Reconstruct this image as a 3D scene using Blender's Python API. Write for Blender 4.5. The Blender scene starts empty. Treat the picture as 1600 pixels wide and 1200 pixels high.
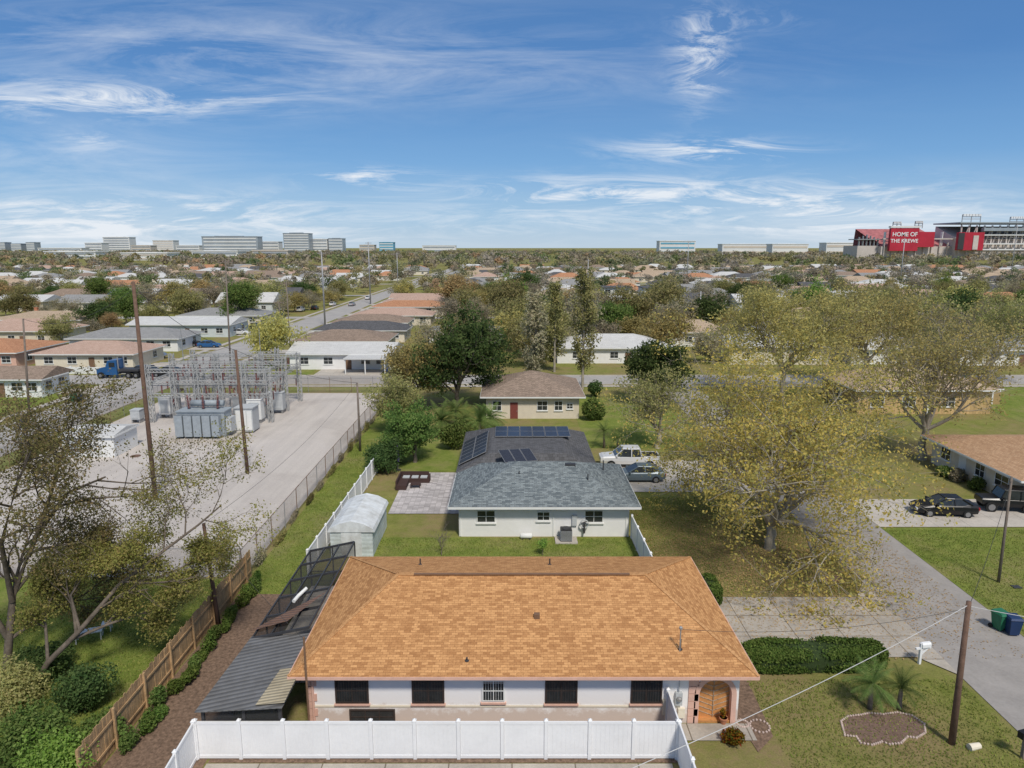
import bpy, math, random
import numpy as np
from mathutils import Vector, Matrix
R=math.radians
random.seed(7)
C=bpy.context.scene.collection
H=21.0; P=R(11.06); F=1100.0
def G(px,py,z=0.0):
    a=P+math.atan((py-600)/F); Y=(H-z)/math.tan(a)
    return ((px-800)*(Y*math.cos(P)+(H-z)*math.sin(P))/F, Y)
def XA(px,Y,z=0.0): return (px-800)*(Y*math.cos(P)+(H-z)*math.sin(P))/F
def ZA(Y,py): return H-Y*math.tan(P+math.atan((py-600)/F))

# ---------------------------------------------------------------- materials
def nt(name):
    m=bpy.data.materials.new(name); m.use_nodes=True; t=m.node_tree; t.nodes.clear()
    o=t.nodes.new('ShaderNodeOutputMaterial'); return m,t,o
def c4(c): return (c[0],c[1],c[2],1)
def noise(t,vec,scale,detail=4,rough=.6,dist=0):
    n=t.nodes.new('ShaderNodeTexNoise'); n.inputs['Scale'].default_value=scale; n.inputs['Detail'].default_value=detail
    n.inputs['Roughness'].default_value=rough; n.inputs['Distortion'].default_value=dist
    t.links.new(vec,n.inputs['Vector']); return n.outputs['Fac']
def ramp(t,fac,stops):
    r=t.nodes.new('ShaderNodeValToRGB'); e=r.color_ramp.elements
    while len(e)<len(stops): e.new(.5)
    for q,(p,c) in zip(e,stops): q.position=p; q.color=c4(c)
    t.links.new(fac,r.inputs[0]); return r.outputs[0]
def mix(t,a,b,f,mode='MIX'):
    m=t.nodes.new('ShaderNodeMix'); m.data_type='RGBA'; m.blend_type=mode
    for s,v in ((6,a),(7,b),(0,f)):
        if hasattr(v,'is_linked'): t.links.new(v,m.inputs[s])
        elif isinstance(v,(tuple,list)): m.inputs[s].default_value=c4(v)
        else: m.inputs[s].default_value=v
    return m.outputs[2]
def math_(t,op,a,b=None,clamp=False):
    m=t.nodes.new('ShaderNodeMath'); m.operation=op; m.use_clamp=clamp
    for s,v in ((0,a),(1,b)):
        if v is None: continue
        if hasattr(v,'is_linked'): t.links.new(v,m.inputs[s])
        else: m.inputs[s].default_value=v
    return m.outputs[0]
def finish(t,o,col,rough=.85,metal=0,bump=None,bstr=.3,bdist=.02,spec=.3):
    b=t.nodes.new('ShaderNodeBsdfPrincipled')
    if hasattr(col,'is_linked'): t.links.new(col,b.inputs['Base Color'])
    else: b.inputs['Base Color'].default_value=c4(col)
    b.inputs['Roughness'].default_value=rough; b.inputs['Metallic'].default_value=metal
    b.inputs['Specular IOR Level'].default_value=spec
    if bump is not None:
        bp=t.nodes.new('ShaderNodeBump'); bp.inputs['Strength'].default_value=bstr; bp.inputs['Distance'].default_value=bdist
        t.links.new(bump,bp.inputs['Height']); t.links.new(bp.outputs[0],b.inputs['Normal'])
    t.links.new(b.outputs[0],o.inputs[0])
def pos(t): return t.nodes.new('ShaderNodeNewGeometry').outputs['Position']
def mat(name,col,rough=.8,var=.18,scale=2.0,metal=0,spec=.3,bstr=.2):
    m,t,o=nt(name); p=pos(t)
    n=noise(t,p,scale,6,.7); n2=noise(t,p,scale*9,3)
    a=tuple(c*(1-var) for c in col); b=tuple(min(1,c*(1+var)) for c in col)
    c=ramp(t,n,[(.3,a),(.7,b)])
    c=mix(t,c,ramp(t,n2,[(.3,(1-var*.7,)*3),(.7,(1,1,1))]),1.0,'MULTIPLY')
    finish(t,o,c,rough,metal,n2,bstr,.02,spec); return m
def shingle(name,c1,c2,mort,rw=.32,rh=.17,dirt=(.78,.78,.78),blot=(.85,.83,.81)):
    m,t,o=nt(name); uv=t.nodes.new('ShaderNodeUVMap').outputs[0]
    b=t.nodes.new('ShaderNodeTexBrick'); t.links.new(uv,b.inputs['Vector'])
    b.offset=.37; b.inputs['Scale'].default_value=1; b.inputs['Brick Width'].default_value=rw; b.inputs['Row Height'].default_value=rh
    b.inputs['Mortar Size'].default_value=.008; b.inputs['Bias'].default_value=-.1
    b.inputs['Color1'].default_value=c4(c1); b.inputs['Color2'].default_value=c4(c2); b.inputs['Mortar'].default_value=c4(mort)
    n=noise(t,uv,.35,5,.65); f=noise(t,uv,14,3); g=noise(t,uv,5,3,.8)
    c=mix(t,b.outputs['Color'],ramp(t,n,[(.3,dirt),(.65,(1,1,1))]),.5,'MULTIPLY')
    c=mix(t,c,ramp(t,g,[(.35,blot),(.6,(1.05,1.05,1.05))]),.9,'MULTIPLY')
    c=mix(t,c,ramp(t,f,[(.3,(.78,.78,.78)),(.7,(1.08,1.08,1.08))]),.9,'MULTIPLY')
    finish(t,o,c,.9,0,b.outputs['Fac'],.3,-.02,.15); return m
def grassmat(name,litter=True,g1=(.17,.20,.04),g2=(.29,.285,.085),br=(.31,.23,.12),amt=.48):
    m,t,o=nt(name); p=pos(t)
    a=noise(t,p,.9,8,.75); b=noise(t,p,.13,6,.7); f=noise(t,p,11,6,.85); h=noise(t,p,3.3,6,.8)
    c=mix(t,g1,g2,ramp(t,a,[(.35,(0,0,0)),(.65,(1,1,1))]))
    fac=ramp(t,b,[(amt-.06,(0,0,0)),(amt+.12,(1,1,1))])
    fac=math_(t,'MULTIPLY',fac,ramp(t,h,[(.3,(.15,)*3),(.6,(1,1,1))]))
    if litter:
        s=t.nodes.new('ShaderNodeSeparateXYZ'); t.links.new(p,s.inputs[0])
        for (cx,cy,rr) in ((17.5,45.5,11),(20,62,7),(44,70,8),(12,33,4),(17,27.5,4)):
            dx=math_(t,'SUBTRACT',s.outputs[0],float(cx)); dy=math_(t,'SUBTRACT',s.outputs[1],float(cy))
            d=math_(t,'SQRT',math_(t,'ADD',math_(t,'MULTIPLY',dx,dx),math_(t,'MULTIPLY',dy,dy)))
            k=math_(t,'SUBTRACT',1.15,math_(t,'DIVIDE',d,float(rr)),True)
            k=math_(t,'MULTIPLY',k,math_(t,'MULTIPLY',h,1.9),True)
            fac=math_(t,'MAXIMUM',fac,k)
    c=mix(t,c,br,fac)
    c=mix(t,c,ramp(t,f,[(.3,(.62,.62,.62)),(.7,(1.15,1.15,1.15))]),1.0,'MULTIPLY')
    finish(t,o,c,.95,0,f,.8,.06,.1); return m
def leafmat(name,c1,c2,c3,tr=.4,vary=.22):
    m,t,o=nt(name); g=t.nodes.new('ShaderNodeNewGeometry'); oi=t.nodes.new('ShaderNodeObjectInfo')
    n=noise(t,g.outputs['Position'],.45,3)
    c=ramp(t,g.outputs['Random Per Island'],[(0,c1),(.5,c2),(1,c3)])
    c=mix(t,c,ramp(t,n,[(.35,(.8,.82,.75)),(.65,(1.25,1.22,1.1))]),1.0,'MULTIPLY')
    hs=t.nodes.new('ShaderNodeHueSaturation'); t.links.new(c,hs.inputs['Color'])
    t.links.new(math_(t,'ADD',math_(t,'MULTIPLY',oi.outputs['Random'],.035),.483),hs.inputs['Hue'])
    t.links.new(math_(t,'ADD',math_(t,'MULTIPLY',oi.outputs['Random'],vary*2),1-vary),hs.inputs['Value'])
    d=t.nodes.new('ShaderNodeBsdfDiffuse'); tl=t.nodes.new('ShaderNodeBsdfTranslucent'); mx=t.nodes.new('ShaderNodeMixShader')
    t.links.new(hs.outputs[0],d.inputs[0]); t.links.new(hs.outputs[0],tl.inputs[0]); mx.inputs[0].default_value=tr
    t.links.new(d.outputs[0],mx.inputs[1]); t.links.new(tl.outputs[0],mx.inputs[2]); t.links.new(mx.outputs[0],o.inputs[0]); return m
def screenmat(name,col,alpha):
    m,t,o=nt(name); d=t.nodes.new('ShaderNodeBsdfDiffuse'); d.inputs[0].default_value=c4(col)
    n=noise(t,pos(t),1.2,4); tr=t.nodes.new('ShaderNodeBsdfTransparent'); mx=t.nodes.new('ShaderNodeMixShader')
    t.links.new(math_(t,'ADD',math_(t,'MULTIPLY',n,.3),alpha-.15,True),mx.inputs[0])
    t.links.new(tr.outputs[0],mx.inputs[1]); t.links.new(d.outputs[0],mx.inputs[2]); t.links.new(mx.outputs[0],o.inputs[0]); return m
def slabmat(name,col,jx,jy,joint=(.5,.5,.5),var=.2,stain=.6,jw=.02):
    m,t,o=nt(name); p=pos(t)
    b=t.nodes.new('ShaderNodeTexBrick'); t.links.new(p,b.inputs['Vector']); b.offset=0; b.inputs['Scale'].default_value=1
    b.inputs['Brick Width'].default_value=jx; b.inputs['Row Height'].default_value=jy; b.inputs['Mortar Size'].default_value=jw
    b.inputs['Color1'].default_value=c4([c*(1+var*.5) for c in col]); b.inputs['Color2'].default_value=c4([c*(1-var*.5) for c in col]); b.inputs['Mortar'].default_value=c4([a*b_ for a,b_ in zip(col,joint)])
    n=noise(t,p,.5,8,.7,.6); f=noise(t,p,9,4)
    c=mix(t,b.outputs['Color'],ramp(t,n,[(.35,(stain,)*3),(.6,(1,1,1))]),.9,'MULTIPLY')
    c=mix(t,c,ramp(t,f,[(.3,(.82,)*3),(.7,(1,1,1))]),1.0,'MULTIPLY')
    finish(t,o,c,.9,0,f,.3,.01,.2); return m
def corrmat(name,col,per=.2,metal=.3,axis='X',lo=.6,bs=.8):
    m,t,o=nt(name); tc=t.nodes.new('ShaderNodeUVMap').outputs[0]; w=t.nodes.new('ShaderNodeTexWave'); w.bands_direction=axis
    w.inputs['Scale'].default_value=.314/per; t.links.new(tc,w.inputs[0]); n=noise(t,pos(t),1.1,7,.7)
    c=mix(t,ramp(t,w.outputs['Fac'],[(0,[x*lo for x in col]),(.6,col)]),ramp(t,n,[(.35,(.7,.68,.65)),(.65,(1,1,1))]),1.0,'MULTIPLY')
    finish(t,o,c,.6,metal,w.outputs['Fac'],bs,.03,.4); return m
M={}
M['orange']=shingle('orange_shingle',(.70,.38,.165),(.42,.20,.08),(.34,.16,.07),.30,.14,(.88,.85,.82),(.88,.86,.84))
M['cap']=shingle('cap_shingle',(.66,.37,.17),(.54,.28,.12),(.36,.17,.07),.3,.2)
M['slate']=shingle('slate_shingle',(.29,.33,.34),(.125,.15,.165),(.07,.08,.09),.34,.15)
M['brown']=shingle('brown_shingle',(.38,.29,.23),(.26,.2,.155),(.1,.07,.05),.4,.25)
M['tan']=shingle('tan_shingle',(.56,.44,.32),(.46,.35,.25),(.2,.14,.09),.4,.25)
M['orangetan']=shingle('orange_tan_shingle',(.60,.39,.24),(.48,.29,.17),(.26,.15,.09),.4,.2)
M['greyroof']=shingle('grey_shingle',(.37,.37,.37),(.29,.29,.29),(.1,.1,.1),.4,.25)
M['darkroof']=shingle('dark_shingle',(.15,.15,.16),(.10,.10,.105),(.04,.04,.04),.4,.25)
M['terra']=shingle('terracotta_tile',(.58,.31,.18),(.46,.22,.12),(.22,.1,.06),.3,.3)
M['salmon']=shingle('salmon_shingle',(.58,.42,.34),(.5,.34,.27),(.26,.16,.12),.4,.25)
M['whiteroof']=shingle('pale_roof_sheet',(.68,.68,.67),(.6,.6,.59),(.35,.35,.35),1.2,.5)
M['white']=mat('white_stucco',(.82,.81,.79),.85,.05,1.2)
M['cream']=mat('cream_stucco',(.75,.68,.55),.85,.08,1.2)
M['beige']=mat('beige_stucco',(.70,.62,.50),.85,.08,1.2)
M['pink']=mat('pink_stucco',(.70,.44,.35),.85,.1,2)
M['paleblue']=mat('pale_blue_siding',(.6,.64,.65),.8,.08,1.2)
M['vinyl']=mat('white_vinyl',(.82,.82,.83),.5,.05,.8,0,.4)
M['trim']=mat('white_trim',(.78,.78,.76),.6,.05,3)
M['fascia']=mat('brown_fascia',(.22,.13,.08),.7,.15,3)
M['glass']=mat('dark_glass',(.035,.04,.043),.12,.3,2,0,.6,0)
M['bronze']=mat('bronze_frame',(.06,.045,.04),.5,.2,4)
M['black']=mat('black_plastic',(.015,.015,.017),.5,.2,4)
M['dark']=mat('dark_metal',(.07,.07,.075),.5,.2,4,.3)
M['steel']=mat('galvanised_steel',(.38,.38,.38),.5,.2,3,.4)
M['lattice']=mat('lattice_steel',(.44,.44,.43),.6,.2,3,.1)
M['steelgrey']=mat('grey_paint',(.50,.52,.53),.5,.12,2)
M['transf']=mat('transformer_paint',(.34,.38,.41),.5,.15,2)
M['insul']=mat('brown_insulator',(.25,.10,.09),.35,.2,4,0,.6)
M['pole']=mat('weathered_pole_wood',(.18,.11,.08),.9,.3,2.5,bstr=.6)
M['polegrey']=mat('grey_pole_wood',(.22,.18,.15),.9,.25,2.5,bstr=.6)
M['concrete']=slabmat('driveway_concrete',(.50,.45,.39),2.6,2.2,(.45,.42,.38),.12,.74,.03)
M['drive2']=slabmat('pale_drive_concrete',(.57,.52,.46),2.5,2.5,(.6,.6,.6),.1,.78)
M['asphalt']=mat('worn_asphalt',(.34,.315,.295),.9,.14,.7)
M['asphalt2']=mat('street_asphalt',(.40,.38,.36),.9,.12,.3)
M['paver']=slabmat('patio_paver',(.54,.50,.49),.45,.3,(.6,.58,.55),.5,.8,.012)
M['bark']=mat('grey_bark',(.22,.18,.15),.95,.35,3,bstr=.9)
M['darkbark']=mat('dark_rough_bark',(.18,.145,.115),.95,.4,3,bstr=.9)
M['palebark']=mat('pale_mossy_bark',(.40,.355,.28),.95,.25,2.5,bstr=.9)
M['wood']=mat('fence_wood',(.52,.34,.18),.9,.32,1.7,bstr=.6)
M['plank']=mat('stained_wood',(.60,.28,.10),.7,.2,5)
M['rust']=corrmat('rusty_sheet',(.25,.145,.10),.22,.1)
M['darksheet']=corrmat('dark_roof_sheet',(.21,.21,.215),.28,.1)
M['tansheet']=corrmat('tan_fibreglass_sheet',(.5,.43,.3),.2,0)
M['shedroof']=corrmat('shed_roof_sheet',(.76,.79,.80),.6,.0,'X',.94,.15)
M['shedwall']=corrmat('shed_wall_sheet',(.66,.73,.74),.3,.0,'Y',.9,.25)
M['link']=screenmat('chain_link',(.27,.21,.17),.28)
M['screen']=screenmat('insect_screen',(.06,.06,.062),.48)
M['grass']=grassmat('mixed_lawn')
M['lawn']=grassmat('green_lawn',False,(.145,.205,.036),(.26,.29,.07),(.33,.275,.13),.54)
M['litter']=mat('leaf_mulch',(.25,.165,.115),.95,.55,6,bstr=1)
M['soil']=mat('bed_mulch',(.23,.15,.115),.95,.4,9,bstr=1)
M['green_bin']=mat('green_bin_plastic',(.03,.17,.09),.5,.15,3)
M['blue_bin']=mat('navy_bin_plastic',(.02,.045,.12),.5,.15,3)
M['terrapot']=mat('terracotta_pot',(.52,.22,.12),.8,.15,6)
M['solarcell']=mat('solar_cell_glass',(.035,.037,.05),.25,.3,6,0,.4,0)
M['tyre']=mat('tyre_rubber',(.02,.02,.02),.8,.2,5)
M['rim']=mat('wheel_rim',(.35,.35,.36),.35,.1,5,.7)
M['lampred']=mat('red_lens',(.35,.02,.02),.25,.1,5)
M['reddoor']=mat('dull_red_door',(.22,.06,.05),.6,.15,5)
M['lampwhite']=mat('clear_lens',(.7,.7,.7),.15,.1,5)
M['brick']=slabmat('ochre_wall',(.66,.46,.22),.4,.2,(.7,.7,.7),.3,.85)
M['wire']=mat('black_cable',(.05,.05,.05),.7,.1,1)
M['palewire']=mat('pale_cable',(.5,.5,.5),.6,.1,1)
M['wicker']=mat('brown_wicker',(.07,.04,.035),.8,.3,20)
M['red']=mat('stadium_red',(.48,.03,.055),.6,.15,.05)
M['seats']=mat('red_seats',(.48,.17,.17),.8,.45,.12)
M['conc']=mat('stadium_concrete',(.60,.54,.50),.85,.15,.04)
M['towerwhite']=mat('tower_white',(.74,.74,.73),.8,.06,.02)
M['towerglass']=mat('tower_glass',(.33,.37,.41),.3,.2,.02,0,.5)
M['towertan']=mat('tower_tan',(.62,.55,.47),.8,.08,.02)
M['towerblue']=mat('tower_blue',(.15,.4,.55),.6,.1,.02)
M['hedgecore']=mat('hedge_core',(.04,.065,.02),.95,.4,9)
def gravel():
    m,t,o=nt('pale_gravel'); p=pos(t); a=noise(t,p,.09,7,.65,1.2); f=noise(t,p,7,6,.9)
    mp=t.nodes.new('ShaderNodeMapping'); mp.inputs['Scale'].default_value=(1.1,.05,1); mp.inputs['Rotation'].default_value=(0,0,.35); t.links.new(p,mp.inputs[0])
    s=noise(t,mp.outputs[0],1.0,4)
    c=ramp(t,a,[(.3,(.50,.45,.41)),(.5,(.59,.54,.49)),(.72,(.65,.595,.55))])
    c=mix(t,c,ramp(t,s,[(.35,(.9,.9,.91)),(.6,(1,1,1))]),1.0,'MULTIPLY')
    c=mix(t,c,ramp(t,f,[(.3,(.76,.76,.78)),(.6,(1,1,1))]),1.0,'MULTIPLY')
    finish(t,o,c,.95,0,f,.6,.04,.1); return m
M['gravel']=gravel()
def stainwall():
    m,t,o=nt('weathered_stucco'); p=pos(t); s=t.nodes.new('ShaderNodeSeparateXYZ'); t.links.new(p,s.inputs[0])
    n=noise(t,p,1.6,8,.75); k=math_(t,'SUBTRACT',math_(t,'ADD',n,.28),math_(t,'MULTIPLY',s.outputs[2],.55),True)
    c=mix(t,(.84,.82,.81),(.57,.46,.39),ramp(t,k,[(.28,(0,0,0)),(.5,(.8,)*3)]))
    finish(t,o,c,.9,0,noise(t,p,14,4),.3,.01,.2); return m
M['stain']=stainwall()
L={}
L['oakgold']=leafmat('golden_oak_leaf',(.66,.50,.15),(.56,.47,.15),(.40,.40,.15),.45,.1)
L['oakyellow']=leafmat('yellow_olive_leaf',(.58,.48,.18),(.48,.43,.18),(.37,.36,.17),.45)
L['olive']=leafmat('olive_leaf',(.35,.33,.14),(.28,.285,.12),(.42,.36,.19))
L['nearolive']=leafmat('near_olive_leaf',(.36,.35,.12),(.28,.31,.09),(.44,.36,.15))
L['rustolive']=leafmat('brown_olive_leaf',(.37,.29,.15),(.28,.26,.11),(.24,.25,.1))
L['green']=leafmat('green_leaf',(.11,.185,.05),(.16,.23,.07),(.21,.26,.09))
L['dark']=leafmat('dark_green_leaf',(.06,.10,.038),(.09,.135,.048),(.13,.17,.07))
L['rusty']=leafmat('rusty_leaf',(.45,.28,.16),(.40,.28,.16),(.32,.26,.14))
L['grey']=leafmat('grey_brown_leaf',(.38,.32,.25),(.33,.29,.22),(.28,.27,.17))
L['lime']=leafmat('bright_green_leaf',(.18,.30,.06),(.23,.35,.08),(.29,.39,.12))
L['hedge']=leafmat('hedge_leaf',(.065,.12,.03),(.11,.17,.042),(.17,.22,.065),.25)
L['litter']=leafmat('fallen_leaf',(.42,.28,.14),(.34,.22,.12),(.5,.37,.18),0)
L['blade']=leafmat('grass_blade',(.19,.24,.05),(.24,.27,.075),(.32,.31,.12),.3)
L['frond']=leafmat('palm_frond_leaf',(.13,.20,.06),(.17,.24,.08),(.22,.26,.1))
L['croton']=leafmat('croton_leaf',(.35,.06,.02),(.35,.25,.03),(.07,.12,.03))

# ---------------------------------------------------------------- mesh builder
class MB:
    def __init__(s): s.v=[]; s.f=[]
    def add(s,vs,fs):
        o=len(s.v); s.v+=[tuple(a) for a in vs]; s.f+=[tuple(i+o for i in f) for f in fs]; return s
    def box(s,x0,x1,y0,y1,z0,z1):
        return s.add([(x0,y0,z0),(x1,y0,z0),(x1,y1,z0),(x0,y1,z0),(x0,y0,z1),(x1,y0,z1),(x1,y1,z1),(x0,y1,z1)],
                     [(0,3,2,1),(4,5,6,7),(0,1,5,4),(1,2,6,5),(2,3,7,6),(3,0,4,7)])
    def mbox(s,o,u,n,a0,a1,b0,b1,z0,z1):
        def q(a,b,z): return (o[0]+u[0]*a+n[0]*b,o[1]+u[1]*a+n[1]*b,z)
        return s.add([q(a0,b0,z0),q(a1,b0,z0),q(a1,b1,z0),q(a0,b1,z0),q(a0,b0,z1),q(a1,b0,z1),q(a1,b1,z1),q(a0,b1,z1)],
                     [(0,3,2,1),(4,5,6,7),(0,1,5,4),(1,2,6,5),(2,3,7,6),(3,0,4,7)])
    def beam(s,a,b,w,h=None):
        h=h or w; a=Vector(a); b=Vector(b); d=(b-a).normalized()
        up=Vector((0,0,1)) if abs(d.z)<.95 else Vector((1,0,0))
        x=d.cross(up).normalized()*w/2; y=x.cross(d).normalized()*h/2
        return s.add([a-x-y,a+x-y,a+x+y,a-x+y,b-x-y,b+x-y,b+x+y,b-x+y],[(0,3,2,1),(4,5,6,7),(0,1,5,4),(1,2,6,5),(2,3,7,6),(3,0,4,7)])
    def tube(s,pts,rr,n=6,cap=True):
        pts=[Vector(p) for p in pts]
        if not isinstance(rr,(list,tuple)): rr=[rr]*len(pts)
        o=len(s.v)
        for i,p in enumerate(pts):
            d=(pts[min(i+1,len(pts)-1)]-pts[max(i-1,0)])
            d=d.normalized() if d.length>1e-9 else Vector((0,0,1))
            up=Vector((0,0,1)) if abs(d.z)<.9 else Vector((1,0,0))
            x=d.cross(up).normalized(); y=x.cross(d)
            for k in range(n):
                a=2*math.pi*k/n; s.v.append(tuple(p+x*math.cos(a)*rr[i]+y*math.sin(a)*rr[i]))
        for i in range(len(pts)-1):
            for k in range(n):
                s.f.append((o+i*n+k,o+i*n+(k+1)%n,o+(i+1)*n+(k+1)%n,o+(i+1)*n+k))
        if cap:
            s.f.append(tuple(o+k for k in range(n))[::-1]); s.f.append(tuple(o+(len(pts)-1)*n+k for k in range(n)))
        return s
    def lathe(s,prof,n=14,c=(0,0,0)):
        return s.tube([(c[0],c[1],c[2]+z) for r,z in prof],[max(r,.001) for r,z in prof],n)
    def cyly(s,c,r,w,n=14):
        return s.tube([(c[0],c[1]-w/2,c[2]),(c[0],c[1]+w/2,c[2])],r,n)
    def loft(s,rings,close=True,cap=True):
        o=len(s.v); n=len(rings[0])
        for r in rings: s.v+=[tuple(p) for p in r]
        for i in range(len(rings)-1):
            for k in range(n if close else n-1):
                s.f.append((o+i*n+k,o+i*n+(k+1)%n,o+(i+1)*n+(k+1)%n,o+(i+1)*n+k))
        if cap:
            s.f.append(tuple(o+k for k in range(n))[::-1]); s.f.append(tuple(o+(len(rings)-1)*n+k for k in range(n)))
        return s
    def build(s,name,m,parent=None,smooth=False):
        me=bpy.data.meshes.new(name); me.from_pydata(s.v,[],s.f); me.update()
        uv=me.uv_layers.new(name='UVMap'); buf=[0.0]*(2*len(me.loops))
        if len(me.polygons)<4000:
          for p in me.polygons:
            n=p.normal; u=Vector((0,0,1)).cross(n)
            u=u.normalized() if u.length>1e-3 else Vector((1,0,0))
            v=n.cross(u)
            for li in p.loop_indices:
                co=me.vertices[me.loops[li].vertex_index].co
                buf[2*li]=co.dot(u); buf[2*li+1]=co.dot(v)
          uv.data.foreach_set('uv',buf)
        if smooth: me.polygons.foreach_set('use_smooth',[True]*len(me.polygons))
        me.materials.append(m)
        o=bpy.data.objects.new(name,me); C.objects.link(o)
        if parent: o.parent=parent
        return o
def tag(o,label=None,cat=None,group=None,kind=None):
    if label: o['label']=label
    if cat: o['category']=cat
    if group: o['group']=group
    if kind: o['kind']=kind
    return o
def thing(name,label,cat,loc=(0,0,0),rz=0,group=None):
    o=bpy.data.objects.new(name,None); C.objects.link(o); o.location=(loc[0],loc[1],loc[2] if len(loc)>2 else 0); o.rotation_euler=(0,0,rz)
    return tag(o,label,cat,group)
def npmesh(name,v,q,m,parent=None,col=None):
    me=bpy.data.meshes.new(name); me.vertices.add(len(v)); me.vertices.foreach_set('co',v.astype(np.float32).ravel())
    nq,k=q.shape; me.loops.add(nq*k); me.loops.foreach_set('vertex_index',q.astype(np.int32).ravel())
    me.polygons.add(nq); me.polygons.foreach_set('loop_start',np.arange(0,nq*k,k,dtype=np.int32)); me.polygons.foreach_set('loop_total',np.full(nq,k,dtype=np.int32))
    if col is not None:
        a=me.color_attributes.new('col','FLOAT_COLOR','POINT'); a.data.foreach_set('color',col.astype(np.float32).ravel())
    me.update(); me.validate(); me.materials.append(m)
    o=bpy.data.objects.new(name,me); C.objects.link(o)
    if parent: o.parent=parent
    return o
def leafquads(cen,size,rs,outward=None,bias=.0,asp=.55):
    n=len(cen); nr=rs.normal(size=(n,3))
    if outward is not None: nr=nr*(1-bias)+outward*bias*1.6
    nr/=np.linalg.norm(nr,axis=1)[:,None]+1e-9
    t=rs.normal(size=(n,3)); a=np.cross(nr,t); a/=np.linalg.norm(a,axis=1)[:,None]+1e-9; b=np.cross(nr,a)
    s=(size*rs.uniform(.55,1.4,n))[:,None]
    v=np.stack([cen-a*s,cen-b*s*asp,cen+a*s,cen+b*s*asp],1).reshape(-1,3)
    return v,np.arange(4*n).reshape(n,4)

# ---------------------------------------------------------------- trees
def gen_tree(seed,h,rad,tr,fork=.25,limbs=5,kids=(5,4,3),wob=.2,up=.08,per=20,ls=.2,cl=.4,lean=(0,0),keep=1.0,el=(.35,1.0),sides=(8,6,5,4,3),reach=.72,paths=None,plen=.42):
    rg=random.Random(seed); rs=np.random.RandomState(seed); mb=MB(); tips=[]
    def kids_(pts,rr,n,Ln,lv,frm=.25):
        K=kids[lv-1]
        for k in range(K):
            t=(frm+(1-frm)*(k+rg.random())/K)*n; i=min(int(t),n-1); q=pts[i].lerp(pts[i+1],t-i); dd=(pts[i+1]-pts[i]).normalized()
            ax=Vector((rg.gauss(0,1),rg.gauss(0,1),rg.gauss(0,1))); ax=(ax-dd*ax.dot(dd)).normalized()
            an=rg.uniform(.45,1.1); grow(q,dd*math.cos(an)+ax*math.sin(an),Ln*rg.uniform(.42,.66),max(rr[i]*.6,.01),lv+1)
    def grow(p,d,Ln,r,lv):
        n=6 if lv<2 else 3
        pts=[p]; rr=[r]; dd=d
        for i in range(n):
            dd=(dd+Vector((rg.gauss(0,1),rg.gauss(0,1),rg.gauss(0,.7)))*wob+Vector((0,0,up))).normalized()
            p=p+dd*(Ln/n)
            if p.z<.5 and lv<3: p.z=.5
            pts.append(p); rr.append(r*(1-.7*(i+1)/n))
        mb.tube(pts,rr,sides[lv],False)
        if lv-1<len(kids): kids_(pts,rr,n,Ln,lv)
        else: tips.extend([pts[-1],pts[-2]])
    if paths:
        for pth,r0 in paths:
            pts=[Vector(p) for p in pth]; n=len(pts)-1; rr=[r0*(1-.8*i/n) for i in range(n+1)]
            mb.tube(pts,rr,8,False); Ln=sum((pts[i+1]-pts[i]).length for i in range(n))
            kids_(pts,rr,n,Ln*plen/.54,1,.3); tips.append(pts[-1])
    else:
        fh=h*fork; tp=[Vector((0,0,-.2))]
        for i in range(1,6): tp.append(Vector((lean[0]*i/5*fh+rg.gauss(0,tr*.25),lean[1]*i/5*fh+rg.gauss(0,tr*.25),fh*i/5)))
        mb.tube(tp,[tr*1.35,tr*1.05,tr,tr*.95,tr*.9,tr*.85],sides[0]+2,False)
        for k in range(limbs):
            az=2*math.pi*(k+rg.uniform(-.3,.3))/limbs; e=rg.uniform(*el)
            tg=Vector((rad*.8*math.cos(az)*(1.15-e*.75)+lean[0]*(h-fh),rad*.8*math.sin(az)*(1.15-e*.75)+lean[1]*(h-fh),(h-fh)*(.35+.6*e)))
            grow(tp[-1]-Vector((0,0,rg.uniform(0,.15)*fh)),tg.normalized(),tg.length*reach,tr*rg.uniform(.45,.65),1)
    T=np.array([tuple(t) for t in tips])
    if keep<1: T=T[rs.rand(len(T))<keep]
    cen=np.repeat(T,per,0)+rs.normal(size=(len(T)*per,3))*cl*np.array([1,1,.7])
    mid=T.mean(0); out=cen-mid; out/=np.linalg.norm(out,axis=1)[:,None]+1e-9
    cen[:,2]=np.maximum(cen[:,2],.15)
    v,q=leafquads(cen,ls,rs,out,.35)
    return mb,v,q
def gen_column(seed,h,rad,n,ls):
    rs=np.random.RandomState(seed); mb=MB().tube([(0,0,-.2),(0.05,0,h*.5),(0,0,h*.95)],[.22,.14,.03],7,False)
    rg=random.Random(seed); T=[]
    for k in range(46):
        z=h*(.15+.85*k/46); r=rad*(.35+.65*math.sin(math.pi*min(1,(z/h)**.8)))*rg.uniform(.5,1.15); a=rg.uniform(0,6.28)
        e=(math.cos(a)*r,math.sin(a)*r,min(h,z+r*.9)); mb.tube([(0,0,z*.93),e],[.05,.015],4,False)
        for f in (.5,.75,1): T.append((e[0]*f,e[1]*f,z*.93+(e[2]-z*.93)*f))
    T=np.array(T); per=n//len(T)+1
    cen=np.repeat(T,per,0)+rs.normal(size=(len(T)*per,3))*np.array([.32,.32,.45]); out=cen*np.array([1,1,.1]); out/=np.linalg.norm(out,axis=1)[:,None]+1e-9
    v,q=leafquads(cen,ls,rs,out,.4); return mb,v,q
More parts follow.
